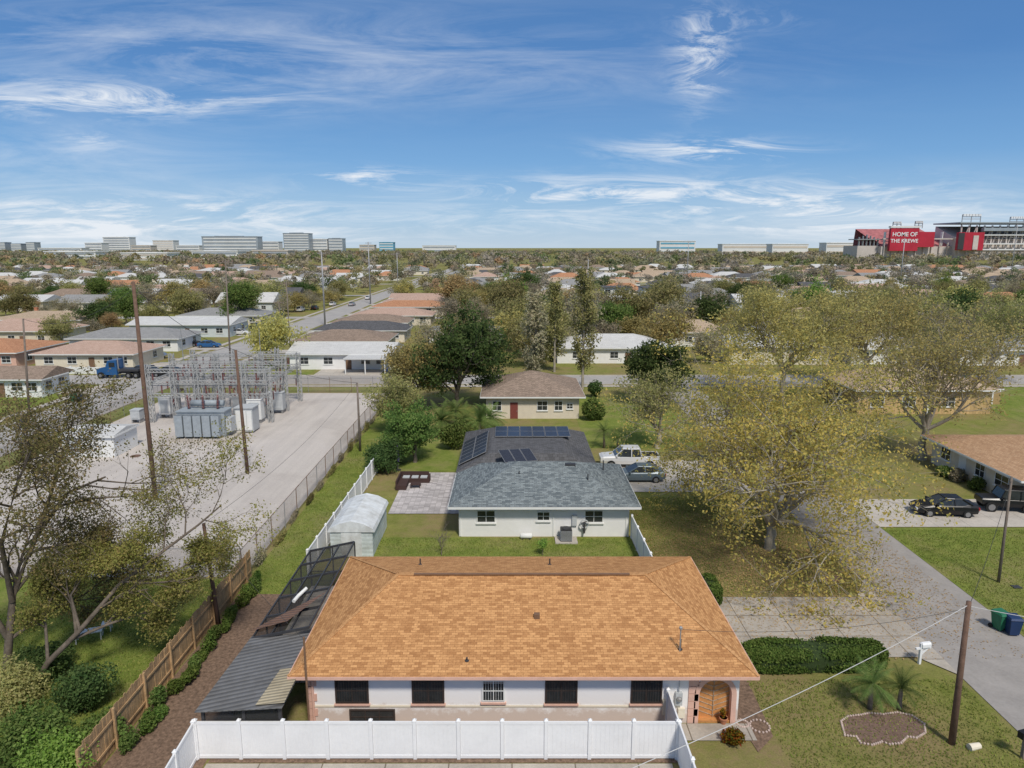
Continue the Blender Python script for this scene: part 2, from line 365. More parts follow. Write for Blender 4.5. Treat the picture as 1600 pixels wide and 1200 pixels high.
def gen_bush(seed,rx,ry,h,n,ls,lobes=9):
    rs=np.random.RandomState(seed); cs=[];rr=[]
    for i in range(lobes):
        a=rs.uniform(0,6.28); d=rs.uniform(0,.6); cs.append((math.cos(a)*d*rx,math.sin(a)*d*ry,h*rs.uniform(.3,.68))); rr.append(rs.uniform(.28,.5))
    idx=rs.randint(0,lobes,n); cs=np.array(cs)[idx]; r_=np.array(rr)[idx][:,None]
    u=rs.normal(size=(n,3)); u/=np.linalg.norm(u,axis=1)[:,None]
    cen=cs+u*r_*rs.uniform(.75,1.22,(n,1))*np.array([rx,ry,h*.85]); cen[:,2]=np.abs(cen[:,2])
    v,q=leafquads(cen,ls,rs,u,.4); mb=MB()
    for i in range(6):
        a=i*1.05; mb.tube([(0,0,-.1),(math.cos(a)*rx*.3,math.sin(a)*ry*.3,h*.5)],[.05*h/2,.02],5,False)
    return mb,v,q
def make_plant(name,label,cat,loc,gen,leaf,bark='bark',rz=0,sc=1,group=None,trunkname='trunk',crown='crown'):
    r=thing(name,label,cat,loc,rz,group); r.scale=(sc,)*3
    mb,v,q=gen; mb.build(trunkname,M[bark],r,True); npmesh(crown,v,q,L[leaf],r); return r
def gen_palm(seed,h,n,fl,tr=.14):
    rg=random.Random(seed); tk=MB().tube([(0,0,-.1),(.05*h*.3,0,h*.5),(0.02,0,h)],[tr*1.3,tr,tr*.9],9)
    fr=MB()
    for k in range(n):
        a=2*math.pi*k/n*2.4+rg.uniform(-.2,.2); e=R(rg.uniform(-10,75)); d=Vector((math.cos(a)*math.cos(e),math.sin(a)*math.cos(e),math.sin(e)))
        p=Vector((0,0,h)); pts=[p]; Ln=fl*rg.uniform(.8,1.1)
        for i in range(7): d=(d+Vector((0,0,-.17))).normalized(); p=p+d*Ln/7; pts.append(p)
        side=d.cross(Vector((0,0,1))).normalized()
        fr.tube(pts,[.02,.018,.015,.012,.01,.008,.006,.004],3,False)
        for i in range(1,22):
            t=i/22*7; j=min(int(t),6); q=pts[j].lerp(pts[j+1],t-j); dr=(pts[j+1]-pts[j]).normalized(); w=fl*.26*math.sin(math.pi*(.12+.85*i/22))
            for s in (-1,1):
                tip=q+side*s*w*.85+dr*w*.5+Vector((0,0,-w*.3)); b=q+dr*fl*.03
                fr.add([q,tip,b],[(0,1,2)])
    return tk,fr
def palm(label,x,y,h,n,fl,seed,group=None,tr=.14,z=0):
    r=thing('palm_tree',label,'palm tree',(x,y,z),random.uniform(0,6),group); tk,fr=gen_palm(seed,h,n,fl,tr)
    tk.build('trunk',M['bark'],r,True); fr.build('crown',L['frond'],r); return r

# ---------------------------------------------------------------- setting
def sheet(name,pts,z,m,kind='structure'):
    return tag(MB().add([(x,y,z) for x,y in pts],[tuple(range(len(pts)))]).build(name,m),kind=kind)
def rect(name,x0,x1,y0,y1,z,m): return sheet(name,[(x0,y0),(x1,y0),(x1,y1),(x0,y1)],z,m)
rect('ground',-6000,6000,-200,9000,0,M['grass'])
rect('road',22.3,28,-10,107,.03,M['asphalt'])
rect('road',-60.5,-52,20,900,.03,M['asphalt2'])
rect('road',-500,500,107,114.5,.036,M['asphalt2'])
for yy in (208,305,400,500): rect('road',-600,600,yy,yy+6,.036,M['asphalt2'])
rect('gravel_lot',-48.5,-17.4,42.3,100.5,.02,M['gravel'])
rect('driveway',11.2,22.35,33.2,39.6,.05,M['concrete'])
sheet('driveway',[(22.3,31.6),(22.35,33.25),(22.35,39.55),(22.3,41.5),(21.2,39.9),(21.2,33)],.055,M['concrete'])
rect('driveway',9.6,22.35,58.3,67.5,.05,M['drive2'])
rect('driveway',28,52,50.5,56.5,.05,M['drive2'])
rect('driveway',-33,-22,114.6,121.5,.05,M['drive2'])
rect('lawn',-11,8.7,39.8,48.6,.015,M['lawn'])
rect('lawn',28.05,60,26,50.4,.015,M['lawn'])
rect('lawn',-16.9,-13.2,40,100,.015,M['lawn'])
rect('lawn',-50,-17.2,26,42,.012,M['lawn'])
rect('lawn',-12.8,-4,64,76,.015,M['lawn'])
rect('lawn',62,120,82,106,.015,M['lawn'])
rect('lawn',8,21.5,72,98,.015,M['lawn'])
rect('lawn',-51.8,-48.8,60,104,.015,M['lawn'])
rect('lawn',-50,-18,101.3,106.6,.015,M['lawn'])
rect('lawn',-51,-34,115,130,.015,M['lawn'])
rect('lawn',-95,-64,84,104,.015,M['lawn'])
rect('patio',-9.9,-4.2,53.2,63.6,.06,M['paver'])
rect('patio',-12.6,6.6,20,25.5,.06,M['concrete'])
rect('patio',-12.6,-9.2,31,41,.055,M['concrete'])
rect('path',6.9,10.6,26.9,28.0,.05,M['concrete'])
rect('mulch_strip',-16.8,-12.7,22,40,.02,M['litter'])
rect('mulch_strip',-12.6,6.9,25.6,28.1,.02,M['litter'])
sheet('mulch_strip',[(10.4,26.2),(11.4,27.2),(11.6,31.2),(10.3,31.5),(10.2,28.1)],.03,M['litter'])
rect('sidewalk',-50,500,105.0,106.2,.05,M['drive2'])
rect('sidewalk',-63.5,-62.2,30,600,.05,M['drive2'])
rect('sidewalk',-50.6,-49.4,116,600,.05,M['drive2'])
for (x0,x1,y0,y1) in ((-60.7,-60.5,20,107),(-52,-51.8,20,107),(-52,500,106.8,107),(-500,-60.5,114.5,114.7),(-52,500,114.5,114.7),(-60.7,-60.5,114.7,600),(-52,-51.8,114.7,600)):
    tag(MB().box(x0,x1,y0,y1,0,.13).build('kerb',M['drive2']),kind='structure')

# ---------------------------------------------------------------- houses
def window(parent,o,u,n,a,z0,w,h,fm='trim',grille=None,sill=True,bars=1):
    oo=(o[0]+u[0]*a,o[1]+u[1]*a)
    pn=MB().mbox(oo,u,n,-w/2,w/2,-.02,.02,z0,z0+h).build('window',M['glass'],parent)
    f=MB(); t=.07
    f.mbox(oo,u,n,-w/2-t,-w/2,-.01,.06,z0-t,z0+h+t); f.mbox(oo,u,n,w/2,w/2+t,-.01,.06,z0-t,z0+h+t)
    f.mbox(oo,u,n,-w/2,w/2,-.01,.06,z0-t,z0); f.mbox(oo,u,n,-w/2,w/2,-.01,.06,z0+h,z0+h+t)
    for b in range(bars):
        x=-w/2+w*(b+1)/(bars+1); f.mbox(oo,u,n,x-.02,x+.02,.02,.045,z0,z0+h)
    f.mbox(oo,u,n,-w/2,w/2,.022,.04,z0+h*.5-.02,z0+h*.5+.02)
    f.build('frame',M[fm],pn)
    if sill: MB().mbox(oo,u,n,-w/2-.12,w/2+.12,-.01,.12,z0-t-.08,z0-t-.002).build('sill',M['trim'] if sill is True else M[sill],pn)
    if grille:
        g=MB(); k=int(w/.11)
        for i in range(k+1): x=-w/2+w*i/k; g.mbox(oo,u,n,x-.006,x+.006,.075,.087,z0-.02,z0+h+.02)
        for zz in (.02,.96): g.mbox(oo,u,n,-w/2-.03,w/2+.03,.088,.1,z0+h*zz-.01,z0+h*zz+.01)
        g.build('grille',M[grille],pn)
    return pn
def roofmesh(hx,hy,z,rise,kind,e=None,th=.16):
    m=MB(); B=[(-hx,-hy),(hx,-hy),(hx,hy),(-hx,hy)]
    if kind=='flat':
        return m.box(-hx,hx,-hy,hy,z,z+.22)
    if hx>=hy:
        e=hy if e is None else e
        if kind=='gable': e=0
        r0=(-hx+e,0,z+rise); r1=(hx-e,0,z+rise)
    else:
        e=hx if e is None else e
        if kind=='gable': e=0
        r0=(0,-hy+e,z+rise); r1=(0,hy-e,z+rise)
    v=[(x,y,z) for x,y in B]+[r0,r1]+[(x,y,z-th) for x,y in B]
    if hx>=hy: f=[(0,1,5,4),(2,3,4,5),(1,2,5),(3,0,4)]
    else: f=[(1,2,5,4),(3,0,4,5),(0,1,4),(2,3,5)]
    f+=[(0,6,7,1),(1,7,8,2),(2,8,9,3),(3,9,6,0),(6,9,8,7)]
    return m.add(v,f)
SIDES={'S':((1,0),(0,-1)),'N':((-1,0),(0,1)),'W':((0,-1),(-1,0)),'E':((0,1),(1,0))}
def house(label,x0,x1,y0,y1,h=2.6,kind='hip',rise=1.6,wall='white',roof='greyroof',over=.55,wins=(),doors=(),e=None,name='house',cat='house',group=None,chim=None,frames='trim'):
    cx,cy=(x0+x1)/2,(y0+y1)/2; hx,hy=(x1-x0)/2,(y1-y0)/2
    r=thing(name,label,cat,(cx,cy,0),0,group)
    w=MB().box(-hx,hx,-hy,hy,-.1,h)
    if kind=='gable':
        if hx>=hy:
            for s in (-1,1): w.add([(s*hx,-hy,h),(s*hx,hy,h),(s*hx,0,h+rise*hy/(hy+over)-.02)],[(0,1,2)])
        else:
            for s in (-1,1): w.add([(-hx,s*hy,h),(hx,s*hy,h),(0,s*hy,h+rise*hx/(hx+over)-.02)],[(0,1,2)])
    w.build('wall',M[wall],r)
    ro=roofmesh(hx+over,hy+over,h+.02,rise,kind,e).build('roof',M[roof],r)
    if chim: MB().box(chim[0]-.35,chim[0]+.35,chim[1]-.35,chim[1]+.35,h,h+rise+.7).box(chim[0]-.42,chim[0]+.42,chim[1]-.42,chim[1]+.42,h+rise+.7,h+rise+.8).build('chimney',M['terrapot'],ro)
    fo=MB(); a,b=hx+over+.01,hy+over+.01
    for q in ((-a,a,-b-.03,-b),(-a,a,b,b+.03),(-a-.03,-a,-b,b),(a,a+.03,-b,b)): fo.box(*q,h-.17,h-.0)
    if kind!='flat': fo.build('fascia',M['trim'],ro)
    def org(s): return {'S':(0,-hy),'N':(0,hy),'W':(-hx,0),'E':(hx,0)}[s]
    for (s,a_,z0,ww,hh) in wins: window(r,org(s),*SIDES[s],a_,z0,ww,hh,frames)
    for (s,a_,ww,hh,mm) in doors:
        d=MB().mbox(org(s),*SIDES[s],a_-ww/2,a_+ww/2,-.02,.04,0,hh).build('door',M[mm],r)
        MB().mbox(org(s),*SIDES[s],a_+ww*.35,a_+ww*.42,.04,.1,hh*.45,hh*.5).build('handle',M['steel'],d)
    return r

def main_house():
    cx,cy=.5,33.5
    r=thing('house','long white stucco house under the big orange shingle hip roof in the foreground','house',(cx,cy,0))
    hx,hy=9.6,5.4
    MB().box(-9.6,7.55,-hy,hy,-.1,2.6).box(7.55,9.6,-4.3,hy,-.1,2.6).build('wall',M['stain'],r)
    ro=roofmesh(10.2,6.0,2.72,1.82,'hip',3.9,.14).build('roof',M['orange'],r)
    fo=MB()
    for q in ((-10.23,10.23,-6.05,-6.01),(-10.23,10.23,6.01,6.05),(-10.25,-10.21,-6,6),(10.21,10.25,-6,6)): fo.box(*q,2.56,2.70)
    fo.build('fascia',M['pink'],ro)
    cap=MB(); rz=2.72+1.82+.012
    cap.beam((-6.3,0,rz),(6.3,0,rz),.26,.03)
    for sx in (-1,1):
        for sy in (-1,1): cap.beam((sx*6.3,0,rz),(sx*10.2,sy*6.0,2.725),.16,.02)
    cap.build('ridge_cap',M['cap'],ro)
    MB().beam((-5.5,-.1,rz+.05),(5.5,-.1,rz+.05),.15,.05).build('ridge_vent',M['fascia'],ro)
    for (x,y,hh) in ((-5.6,3,.35),(1.6,3,.35),(7.1,-4.6,.5),(-2.5,-5.2,.15)):
        zr=2.72+1.82*(1-abs(y)/6.0); MB().tube([(x,y,zr-.1),(x,y,zr+hh)],.04,8).lathe([(.1,0),(.1,.04),(.05,.06)],8,(x,y,zr-.02)).build('vent_pipe',M['dark'],ro)
    MB().box(.55,.82,-2.9,-2.65,3.6,3.88).build('roof_vent',M['fascia'],ro)
    o=(0,-hy); u,n=SIDES['S']
    for px,w in ((550,1.35),(669,1.3),(877,1.3),(1010,1.25)):
        window(r,o,u,n,XA(px,28.1,1.6)-cx,1.08,w,1.1,'bronze','bronze','pink',1)
    window(r,o,u,n,XA(771,28.1,1.6)-cx,1.15,.9,.95,'trim','trim','pink',1)
    window(r,o,u,n,XA(582,28.1,.4)-cx,.02,1.9,.62,'bronze',None,False,2)
    MB().mbox(o,u,n,-9.55,7.0,.002,.03,.8,.9).build('wall_band',M['cream'],r)
    for a in (-9.62,7.35):
        q=MB()
        for i in range(7): q.mbox(o,u,n,a,a+.32+(i%2)*.12,.003,.05,.02+i*.37,.02+i*.37+.34)
        q.build('corner_stone',M['pink'],r)
    a0,a1,ac,aw,sp=7.55,9.6,8.55,.74,1.45
    K=14
    def arch(rad,k): t=math.pi*k/K; return (ac-math.cos(t)*rad, sp+math.sin(t)*rad)
    for (ra,rb,y0,y1,nm,mt) in ((aw,None,-hy,-hy+.2,'porch_wall','stain'),(aw-.02,aw+.2,-hy-.05,-hy+.25,'arch_surround','pink')):
        w=MB()
        def slab(pts):
            v=[(x,y0,z) for x,z in pts]+[(x,y1,z) for x,z in pts]; m_=len(pts)
            w.add(v,[tuple(range(m_)),tuple(range(m_,2*m_))[::-1]]+[(i,(i+1)%m_,m_+(i+1)%m_,m_+i) for i in range(m_)])
        if rb is None:
            slab([(a0,0),(ac-aw-.002,0),(ac-aw-.002,2.58),(a0,2.58)]); slab([(ac+aw+.002,0),(a1,0),(a1,2.58),(ac+aw+.002,2.58)])
            for k in range(K):
                p,q=arch(aw+.002,k),arch(aw+.002,k+1); slab([p,q,(q[0],2.58),(p[0],2.58)])
        else:
            slab([(ac-rb,.0),(ac-ra,.0),(ac-ra,sp),(ac-rb,sp)]); slab([(ac+ra,.0),(ac+rb,.0),(ac+rb,sp),(ac+ra,sp)])
            for k in range(K):
                p,q=arch(ra,k),arch(ra,k+1); p2,q2=arch(rb,k),arch(rb,k+1); slab([p2,p,q,q2])
        w.build(nm,M[mt],r)
    MB().box(7.57,9.55,-hy+.01,-4.32,.0,.12).build('porch_floor',M['plank'],r)
    d=MB().box(7.6,9.55,-5.12,-5.04,.12,2.5).build('door',M['plank'],r)
    dd=MB()
    for i in range(10):
        for s in (-1,1): dd.beam((8.55,-5.135,.2+i*.24),(8.55+s*.85,-5.135,.2+i*.24+.34),.02,.03)
    dd.beam((8.55,-5.14,.12),(8.55,-5.14,2.4),.05,.03)
    dd.build('door_moulding',M['tan'],d)
    MB().box(6.75,7.05,-hy-.18,-hy,1.0,1.6).build('meter_box',M['steelgrey'],r)
    MB().lathe([(.11,0),(.11,.12),(.05,.16)],12,(6.9,-hy-.25,1.3)).build('meter_glass',M['steel'],r)
    MB().box(6.2,6.5,-hy-.15,-hy,.5,1.2).build('electrical_box',M['cream'],r); MB().box(6.9,7.2,-hy-.15,-hy,.35,.8).build('electrical_box',M['cream'],r)
    MB().tube([(6.9,-hy-.1,1.6),(6.9,-hy-.1,2.5)],.03,6).build('conduit',M['steelgrey'],r)
    MB().tube([(-9.35,-hy-.08,.1),(-9.35,-hy-.08,2.5)],.05,8).build('downpipe',M['pink'],r)
    zr=2.72+1.82*(1-4.7/6.0)
    MB().tube([(7.05,-4.7,zr-.1),(7.05,-4.7,zr+1.1)],.03,8).lathe([(.08,0),(.08,.08),(.03,.12)],8,(7.05,-4.7,zr+1.1)).build('service_mast',M['steel'],r)
    MB().tube([(-9.35,-6.2,0),(-9.35,-6.2,4.7)],.045,6).build('mast',M['fascia'],r)
    p=thing('potted_plant','leafy plant in a terracotta pot standing in the arched porch','potted plant',(9.45,28.0,.05))
    MB().lathe([(.1,0),(.16,.18),(.18,.26),(.2,.26),(.2,.31),(.16,.31),(.14,.28)],16).build('pot',M['terrapot'],p)
    mb,v,q=gen_bush(5,.22,.2,.5,400,.045,5); v[:,2]+=.26; npmesh('leaves',v,q,L['croton'],p)
main_house()

def grey_house():
    r=house('white house with slate grey hip roof and solar panels on its rear roof',-3.9,8.6,48.8,57.6,2.55,'hip',1.85,'white','slate',.7,
        [('S',-4.25,1.15,1.25,.85),('S',-.05,1.3,.85,.6),('S',3.65,1.15,1.25,.85),('E',0,1.1,1.2,.9)])
    MB().box(-6.6,4.2,4.45,15.0,-.1,2.5).build('rear_wing_wall',M['white'],r)
    m=MB(); x0,x1,y0,y1=-7.0,4.9,2.6,15.6
    m.add([(x0,y0,2.62),(x1,y0,2.62),(x1,y1,2.62),(x0,y1,2.62),(-4.2,y0+1,4.0),(-4.2,y1-3.5,4.0),(2.2,y1-3.5,4.0),(2.2,y0+1,4.0)],
        [(0,1,7,4),(1,2,6,7),(2,3,5,6),(3,0,4,5),(4,7,6,5),(0,3,2,1)])
    ro=m.build('rear_roof',M['darkroof'],r)
    def panels(o,u,v,nu,nv,w=1.05,h=1.75):
        u=Vector(u).normalized(); v=Vector(v).normalized(); n=u.cross(v).normalized(); o=Vector(o)
        for i in range(nu):
            for j in range(nv):
                a=o+u*i*w+v*j*h+n*.12; b=a+u*(w-.04); c=b+v*(h-.04); d=a+v*(h-.04)
                fr=MB().add([a,b,c,d,a-n*.05,b-n*.05,c-n*.05,d-n*.05],[(0,1,2,3),(0,4,5,1),(1,5,6,2),(2,6,7,3),(3,7,4,0),(4,7,6,5)]).build('solar_panel',M['steel'],ro)
                k=.025; q=[a+u*k+v*k,b-u*k+v*k,c-u*k-v*k,d+u*k-v*k]
                MB().add([x+n*.004 for x in q],[(0,1,2,3)]).build('cell_face',M['solarcell'],fr)
    panels((-3.9,8.4,4.03),(1,0,0),(0,1,.0),6,2,1.15,1.8)
    panels((-6.8,4.0,2.78),(1,0,.5),(0,1,0),2,6,1.3,1.15)
    panels((-2.9,.6,4.0),(.9,.35,-.05),(-.3,1,.22),3,1,.95,2.2)
    MB().box(1.8,2.6,-.6,-.2,3.95,4.35).build('skylight',M['dark'],r)
    for i,(x,y) in enumerate(((3.4,-2.2),(-1.8,-1.5),(5.0,1.2))):
        MB().tube([(x,y,3),(x,y,4.1)],.05,6).build('vent_pipe',M['dark'],r)
    o=(0,-4.4); u,n=SIDES['S']
    MB().mbox(o,u,n,2.05,2.4,0,.16,.9,1.7).build('electrical_box',M['steelgrey'],r); MB().mbox(o,u,n,1.55,1.85,0,.12,.3,.8).build('electrical_box',M['steelgrey'],r)
    for q in (-6.2,6.0,.65): MB().mbox(o,u,n,q,q+.09,0,.05,.05,2.4).build('downpipe',M['trim'],r)
    a=thing('air_conditioner','round top grey air conditioning unit on a pad behind the white wall','air conditioner',(G(884,843)[0],48.0,.02))
    MB().box(-.8,.8,-.6,.55,0,.1).build('pad',M['drive2'],a)
    MB().box(-.4,.4,-.4,.4,.1,.95).build('casing',M['dark'],a)
    b=MB()
    for i in range(9): b.box(-.42,.42,-.42,.42,.17+i*.085,.19+i*.085)
    b.build('louvre',M['steelgrey'],a)
    MB().lathe([(.34,.955),(.34,1.0),(.08,1.02)],16).build('fan_guard',M['dark'],a)
    t=thing('hose_reel','round hose reel hanging beside the air conditioning unit','hose reel',(G(909,826)[0],48.62,0))
    h=MB()
    for k in range(3): h.tube([(math.cos(a_/12*math.pi)*.3,-.05-k*.05,1.1+math.sin(a_/12*math.pi)*.3) for a_ in range(25)],.025,5,False)
    h.build('hose',M['steelgrey'],t); MB().box(-.06,.06,-.2,.15,.4,1.15).build('bracket',M['dark'],t)
    t=thing('gas_tank','low white tank lying against the rear wall of the grey roofed house','tank',(G(822,840)[0],48.3,0))
    MB().tube([(-.45,0,.28),(-.38,0,.28),(.38,0,.28),(.45,0,.28)],[.1,.2,.2,.1],12).build('vessel',M['trim'],t,True)
    for s in (-.3,.24): MB().box(s,s+.06,-.15,.15,0,.15).build('foot',M['dark'],t)
grey_house()
house('beige house with brown hip roof behind the palms, front facing us',-3.2,8.3,85,96,2.9,'hip',2.2,'beige','brown',.7,
   [('S',1.2,1.1,1.2,1.1),('S',3.2,1.1,.9,1.1),('S',-4.4,1.1,1.0,1.1),('S',4.6,1.3,.7,.6),('E',0,1,1.2,1)],[('S',-2.3,.95,2.05,'reddoor')])
house('tan stucco house with orange tan hip roof at the right edge, by the parked cars',41.5,58,54.5,67,2.6,'hip',1.7,'beige','orangetan',.8,
   [('W',3.8,1.0,1.6,1.0),('W',1,1.0,1.2,1.1),('W',-4,1.0,1.4,1.1),('S',-5.5,1.0,1.5,1.1),('S',-1,1,1.5,1.1)],[('W',-1.5,1.0,2.05,'trim')])
house('ochre brick house with long tan roof behind the bare oak on the right',44,61,87.5,98,3.2,'hip',2.0,'brick','tan',.6,
   [('S',-6,1,1.6,1.2),('S',-2,1,1.6,1.2),('S',3,1,1.6,1.2),('W',0,1,1.4,1.2)],[('S',0.5,1,2.1,'trim')])
house('small ochre garden shed beside the lawn at far right',63,66,93,97,2.2,'gable',.9,'brick','brown',.2,[],[('S',0,1,1.9,'trim')],name='shed',cat='shed')
LH=[
 (-80,-66.5,97.5,104,'white','brown','gable','white gabled house with dark brown roof at the left edge, nearest the road corner',2.7),
 (-38.5,-21,120.5,131,'white','whiteroof','gable','long white house with pale low roof and carport across from the substation',2.8),
 (-83,-66,121,132,'cream','salmon','hip','cream house with salmon roof left of the crossing, behind the low white wall',2.7),
 (-104,-87,122,136,'pink','terra','hip','orange tiled house left of the cream house with salmon roof',2.8),
 (-90,-66.5,165,177,'paleblue','whiteroof','gable','long pale house with white roof left of the long street',3.0),
 (-131,-108,176,190,'cream','tan','hip','cream house under a wide tan roof, far left behind the orange tiled house',3.0),
 (-43,-25,138,150,'beige','brown','hip','beige house with brown hip roof right behind the pale low roofed house',2.7),
 (-44,-24,156,166,'cream','darkroof','hip','cream house with dark roof, third on the right side of the long street',2.7),
 (-44,-26,172,183,'white','brown','hip','white house with brown roof, fourth on the right side of the long street',2.7),
 (-43,-22,190,201,'beige','salmon','hip','beige house with salmon roof, fifth on the right side of the long street',2.7),
 (-43,-20,218,229,'beige','terra','hip','beige house with terracotta roof, first beyond the second crossing on the right side',2.7),
 (-43,-20,236,248,'white','salmon','hip','white house with salmon roof, second beyond the second crossing',2.7),
 (-44,-22,256,268,'cream','salmon','gable','cream gabled house with salmon roof, third beyond the second crossing',2.7),
 (-90,-68,142,153,'white','greyroof','hip','white house with grey roof behind the cream house left of the crossing',2.7),
 (-90,-68,190,202,'beige','greyroof','hip','beige house with grey roof left of the long street, before the second crossing',2.7),
 (-18,-2,150,162,'white','greyroof','hip','white house with grey roof behind the tall dark evergreen',2.7),
 (47,62,252,264,'white','darkroof','flat','tall white modern two storey house with black flat roof',6.4),
 (34,44,262,272,'white','darkroof','flat','second white modern two storey house, left of the tall one',6.0),
]
FOOT=[]
for (x0,x1,y0,y1,w,ro,k,lb,h) in LH:
    W=x1-x0; D=y1-y0
    wins=[('S',W*f,1.0,1.5,1.1) for f in (-.36,-.12,.25,.4)]+[('E',D*f,1,1.3,1.1) for f in (-.25,.2)]+[('W',0,1,1.3,1.1)]
    if h>5: wins+=[('S',W*f,4.0,2.0,1.3) for f in (-.36,0,.32)]
    house(lb,x0,x1,y0,y1,h,k,1.6 if k!='gable' else 1.3,w,ro,.6,wins,[('S',W*.08,1,2.05,'fascia')],chim=(-W*.2,1.0) if ro=='tan' else None)
    FOOT.append((x0,x1,y0,y1))
    if -44.5<=x0<=-38 and y0>130: rect('driveway',-51.9,x0-.6,y0+1.5,y0+6,.052,M['drive2'])
    if x1 in(-68,-66.5,-66): rect('driveway',x1+.6,-60.6,y0+2,y0+6.5,.052,M['drive2'])
t=thing('carport','flat white carport attached beside the long pale low roofed house','carport',(-24.5,118.5,0))
MB().box(-3.6,3.6,-3,1.7,2.5,2.68).build('roof',M['whiteroof'],t)
for sx in (-3.3,0,3.3): MB().box(sx-.08,sx+.08,-2.8,-2.64,0,2.5).build('post',M['trim'],t)
t=thing('wall','low white masonry wall in front of the cream house','wall',(-74,116.4,0)); MB().box(-9,9,-.1,.1,0,1.1).build('panel',M['trim'],t)
for i in range(7): MB().box(-9+i*3-.16,-9+i*3+.16,-.16,.16,0,1.3).build('pillar',M['trim'],t)

WALLS=[('white','white'),('cream','cream'),('beige','beige'),('white','white'),('paleblue','pale blue')]
ROOFS=[('greyroof','grey'),('tan','tan'),('brown','brown'),('darkroof','dark'),('whiteroof','white'),('salmon','salmon'),('terra','terracotta'),('greyroof','grey'),('whiteroof','white'),('tan','tan')]
rg=random.Random(11); rown=0
Y=126.0
while Y<640:
    rown+=1; n=0
    half=.74*Y+12; x=-half+rg.uniform(0,15)
    while x<half:
        W=rg.uniform(14,21); D=rg.uniform(10,13); y0=Y+rg.uniform(-2,3)
        bad=(x<-50 and x+W>-62) or any(x<b+3 and x+W>a-3 and y0<d+3 and y0+D>c-3 for a,b,c,d in FOOT) or any(y0<q+9 and y0+D>q-3 for q in (208,305,400,500)) 
        if not bad and rg.random()<(.9 if x<0 else .8):
            n+=1; w=rg.choice(WALLS); ro=rg.choice(ROOFS); k=rg.choice(('hip','hip','gable')); st=rg.choice((2.9,3.1,3.3)) 
            wins=[('S',W*f,1.0,1.4,1.1) for f in ((-.33,0,.34) if Y<330 else (-.3,.3))]
            house('%s house with %s %s roof, number %d from left in far row %d'%(w[1],ro[1],k,n,rown),x,x+W,y0,y0+D,st,k,rg.uniform(1.8,2.8),w[0],ro[0],.6,wins,[('S',W*.12,1,2,'fascia')] if Y<330 else (),group='far houses beyond the cross street')
            FOOT.append((x,x+W,y0,y0+D))
        x+=W+rg.uniform(4,11)
    Y+=rg.uniform(24,30)

# ---------------------------------------------------------------- shed, enclosure, lean-to
t=thing('shed','pale blue white metal garden shed with curved gable roof behind the orange roof','shed',(-11,48.0,0))
MB().box(-1.45,1.45,-2.7,2.7,0,1.95).build('wall',M['shedwall'],t)
pr=[(-1.62,1.85),(-1.5,2.1),(-.85,2.45),(0,2.65),(.85,2.45),(1.5,2.1),(1.62,1.85)]
MB().loft([[(x,y,z) for x,z in pr] for y in (-2.8,2.8)],True,True).build('roof',M['shedroof'],t)
MB().box(-.7,.7,-2.76,-2.7,.05,1.85).build('door',M['shedroof'],t)
t=thing('pool_cage','black screened patio enclosure along the left end of the orange roofed house','enclosure',(-11.1,35.9,0))
fr=MB(); zl,zh=2.35,2.95
for i in range(6):
    y=-4.8+i*2.0; fr.beam((-1.5,y,zl),(1.3,y,zh),.09,.12); fr.beam((-1.5,y,0),(-1.5,y,zl),.07)
for s in range(4): x=-1.5+s*.93; fr.beam((x,-4.8,zl+(zh-zl)*s/3),(x,5.2,zl+(zh-zl)*s/3),.07,.09)
fr.beam((-1.5,-4.8,1.0),(-1.5,5.2,1.0),.05); fr.beam((1.3,5.2,0),(1.3,5.2,zh),.07); fr.beam((-.1,5.2,0),(-.1,5.2,2.6),.06); fr.beam((-1.5,5.2,1),(1.3,5.2,1),.05)
fr.build('frame',M['dark'],t)
MB().add([(-1.5,-4.8,zl-.06),(1.3,-4.8,zh-.06),(1.3,5.2,zh-.06),(-1.5,5.2,zl-.06)],[(0,1,2,3)]).add([(-1.5,-4.8,0),(-1.5,5.2,0),(-1.5,5.2,zl-.06),(-1.5,-4.8,zl-.06)],[(0,1,2,3)]).add([(-1.5,5.2,0),(1.3,5.2,0),(1.3,5.2,zh-.06),(-1.5,5.2,zl-.06)],[(0,1,2,3)]).build('screen',M['screen'],t)
t=thing('patio_cover','dark grey corrugated patio cover at the left end of the white house','patio cover',(-11.3,28.6,0))
MB().add([(-1.7,-2.9,2.3),(1.9,-2.9,2.5),(2.0,2.6,2.62),(-1.35,2.6,2.4),(-1.7,-2.9,2.26),(1.9,-2.9,2.46),(2.0,2.6,2.58),(-1.35,2.6,2.36)],[(0,1,2,3),(7,6,5,4),(0,4,5,1),(1,5,6,2),(2,6,7,3),(3,7,4,0)]).build('roof',M['darksheet'],t)
MB().add([(.75,-2.75,2.5),(1.95,-2.75,2.62),(1.95,-.3,2.66),(1.0,-.3,2.55)],[(0,1,2,3)]).build('roof_patch',M['tansheet'],t)
for x,y in ((-1.5,-2.6),(.2,-2.6),(1.7,-2.6),(-1.3,2.3),(-1.4,0)): MB().box(x-.06,x+.06,y-.06,y+.06,0,2.3).build('post',M['dark'],t)
MB().box(-1.55,1.75,-2.62,-2.58,.9,2.2).build('screen_wall',M['screen'],t)
t=tag(MB().add([(-1.4,-1.0,0),(.5,-1.0,.55),(1.9,1.3,.95),(.1,.7,.2),(.4,1.4,.1)],[(0,1,2,3),(3,2,4)]).build('roof_sheet',M['rust']),'rusty brown loose roofing sheet lying on the edge of the screened enclosure','roofing sheet'); t.location=(-11.5,32.6,2.45)
t=thing('roof_duct','white roof duct lying on the screened enclosure','duct',(-11.5,34.2,2.65)); MB().tube([(0,0,0),(.1,.5,.05),(.45,.9,.3)],[.1,.1,.09],10).build('pipe',M['trim'],t)

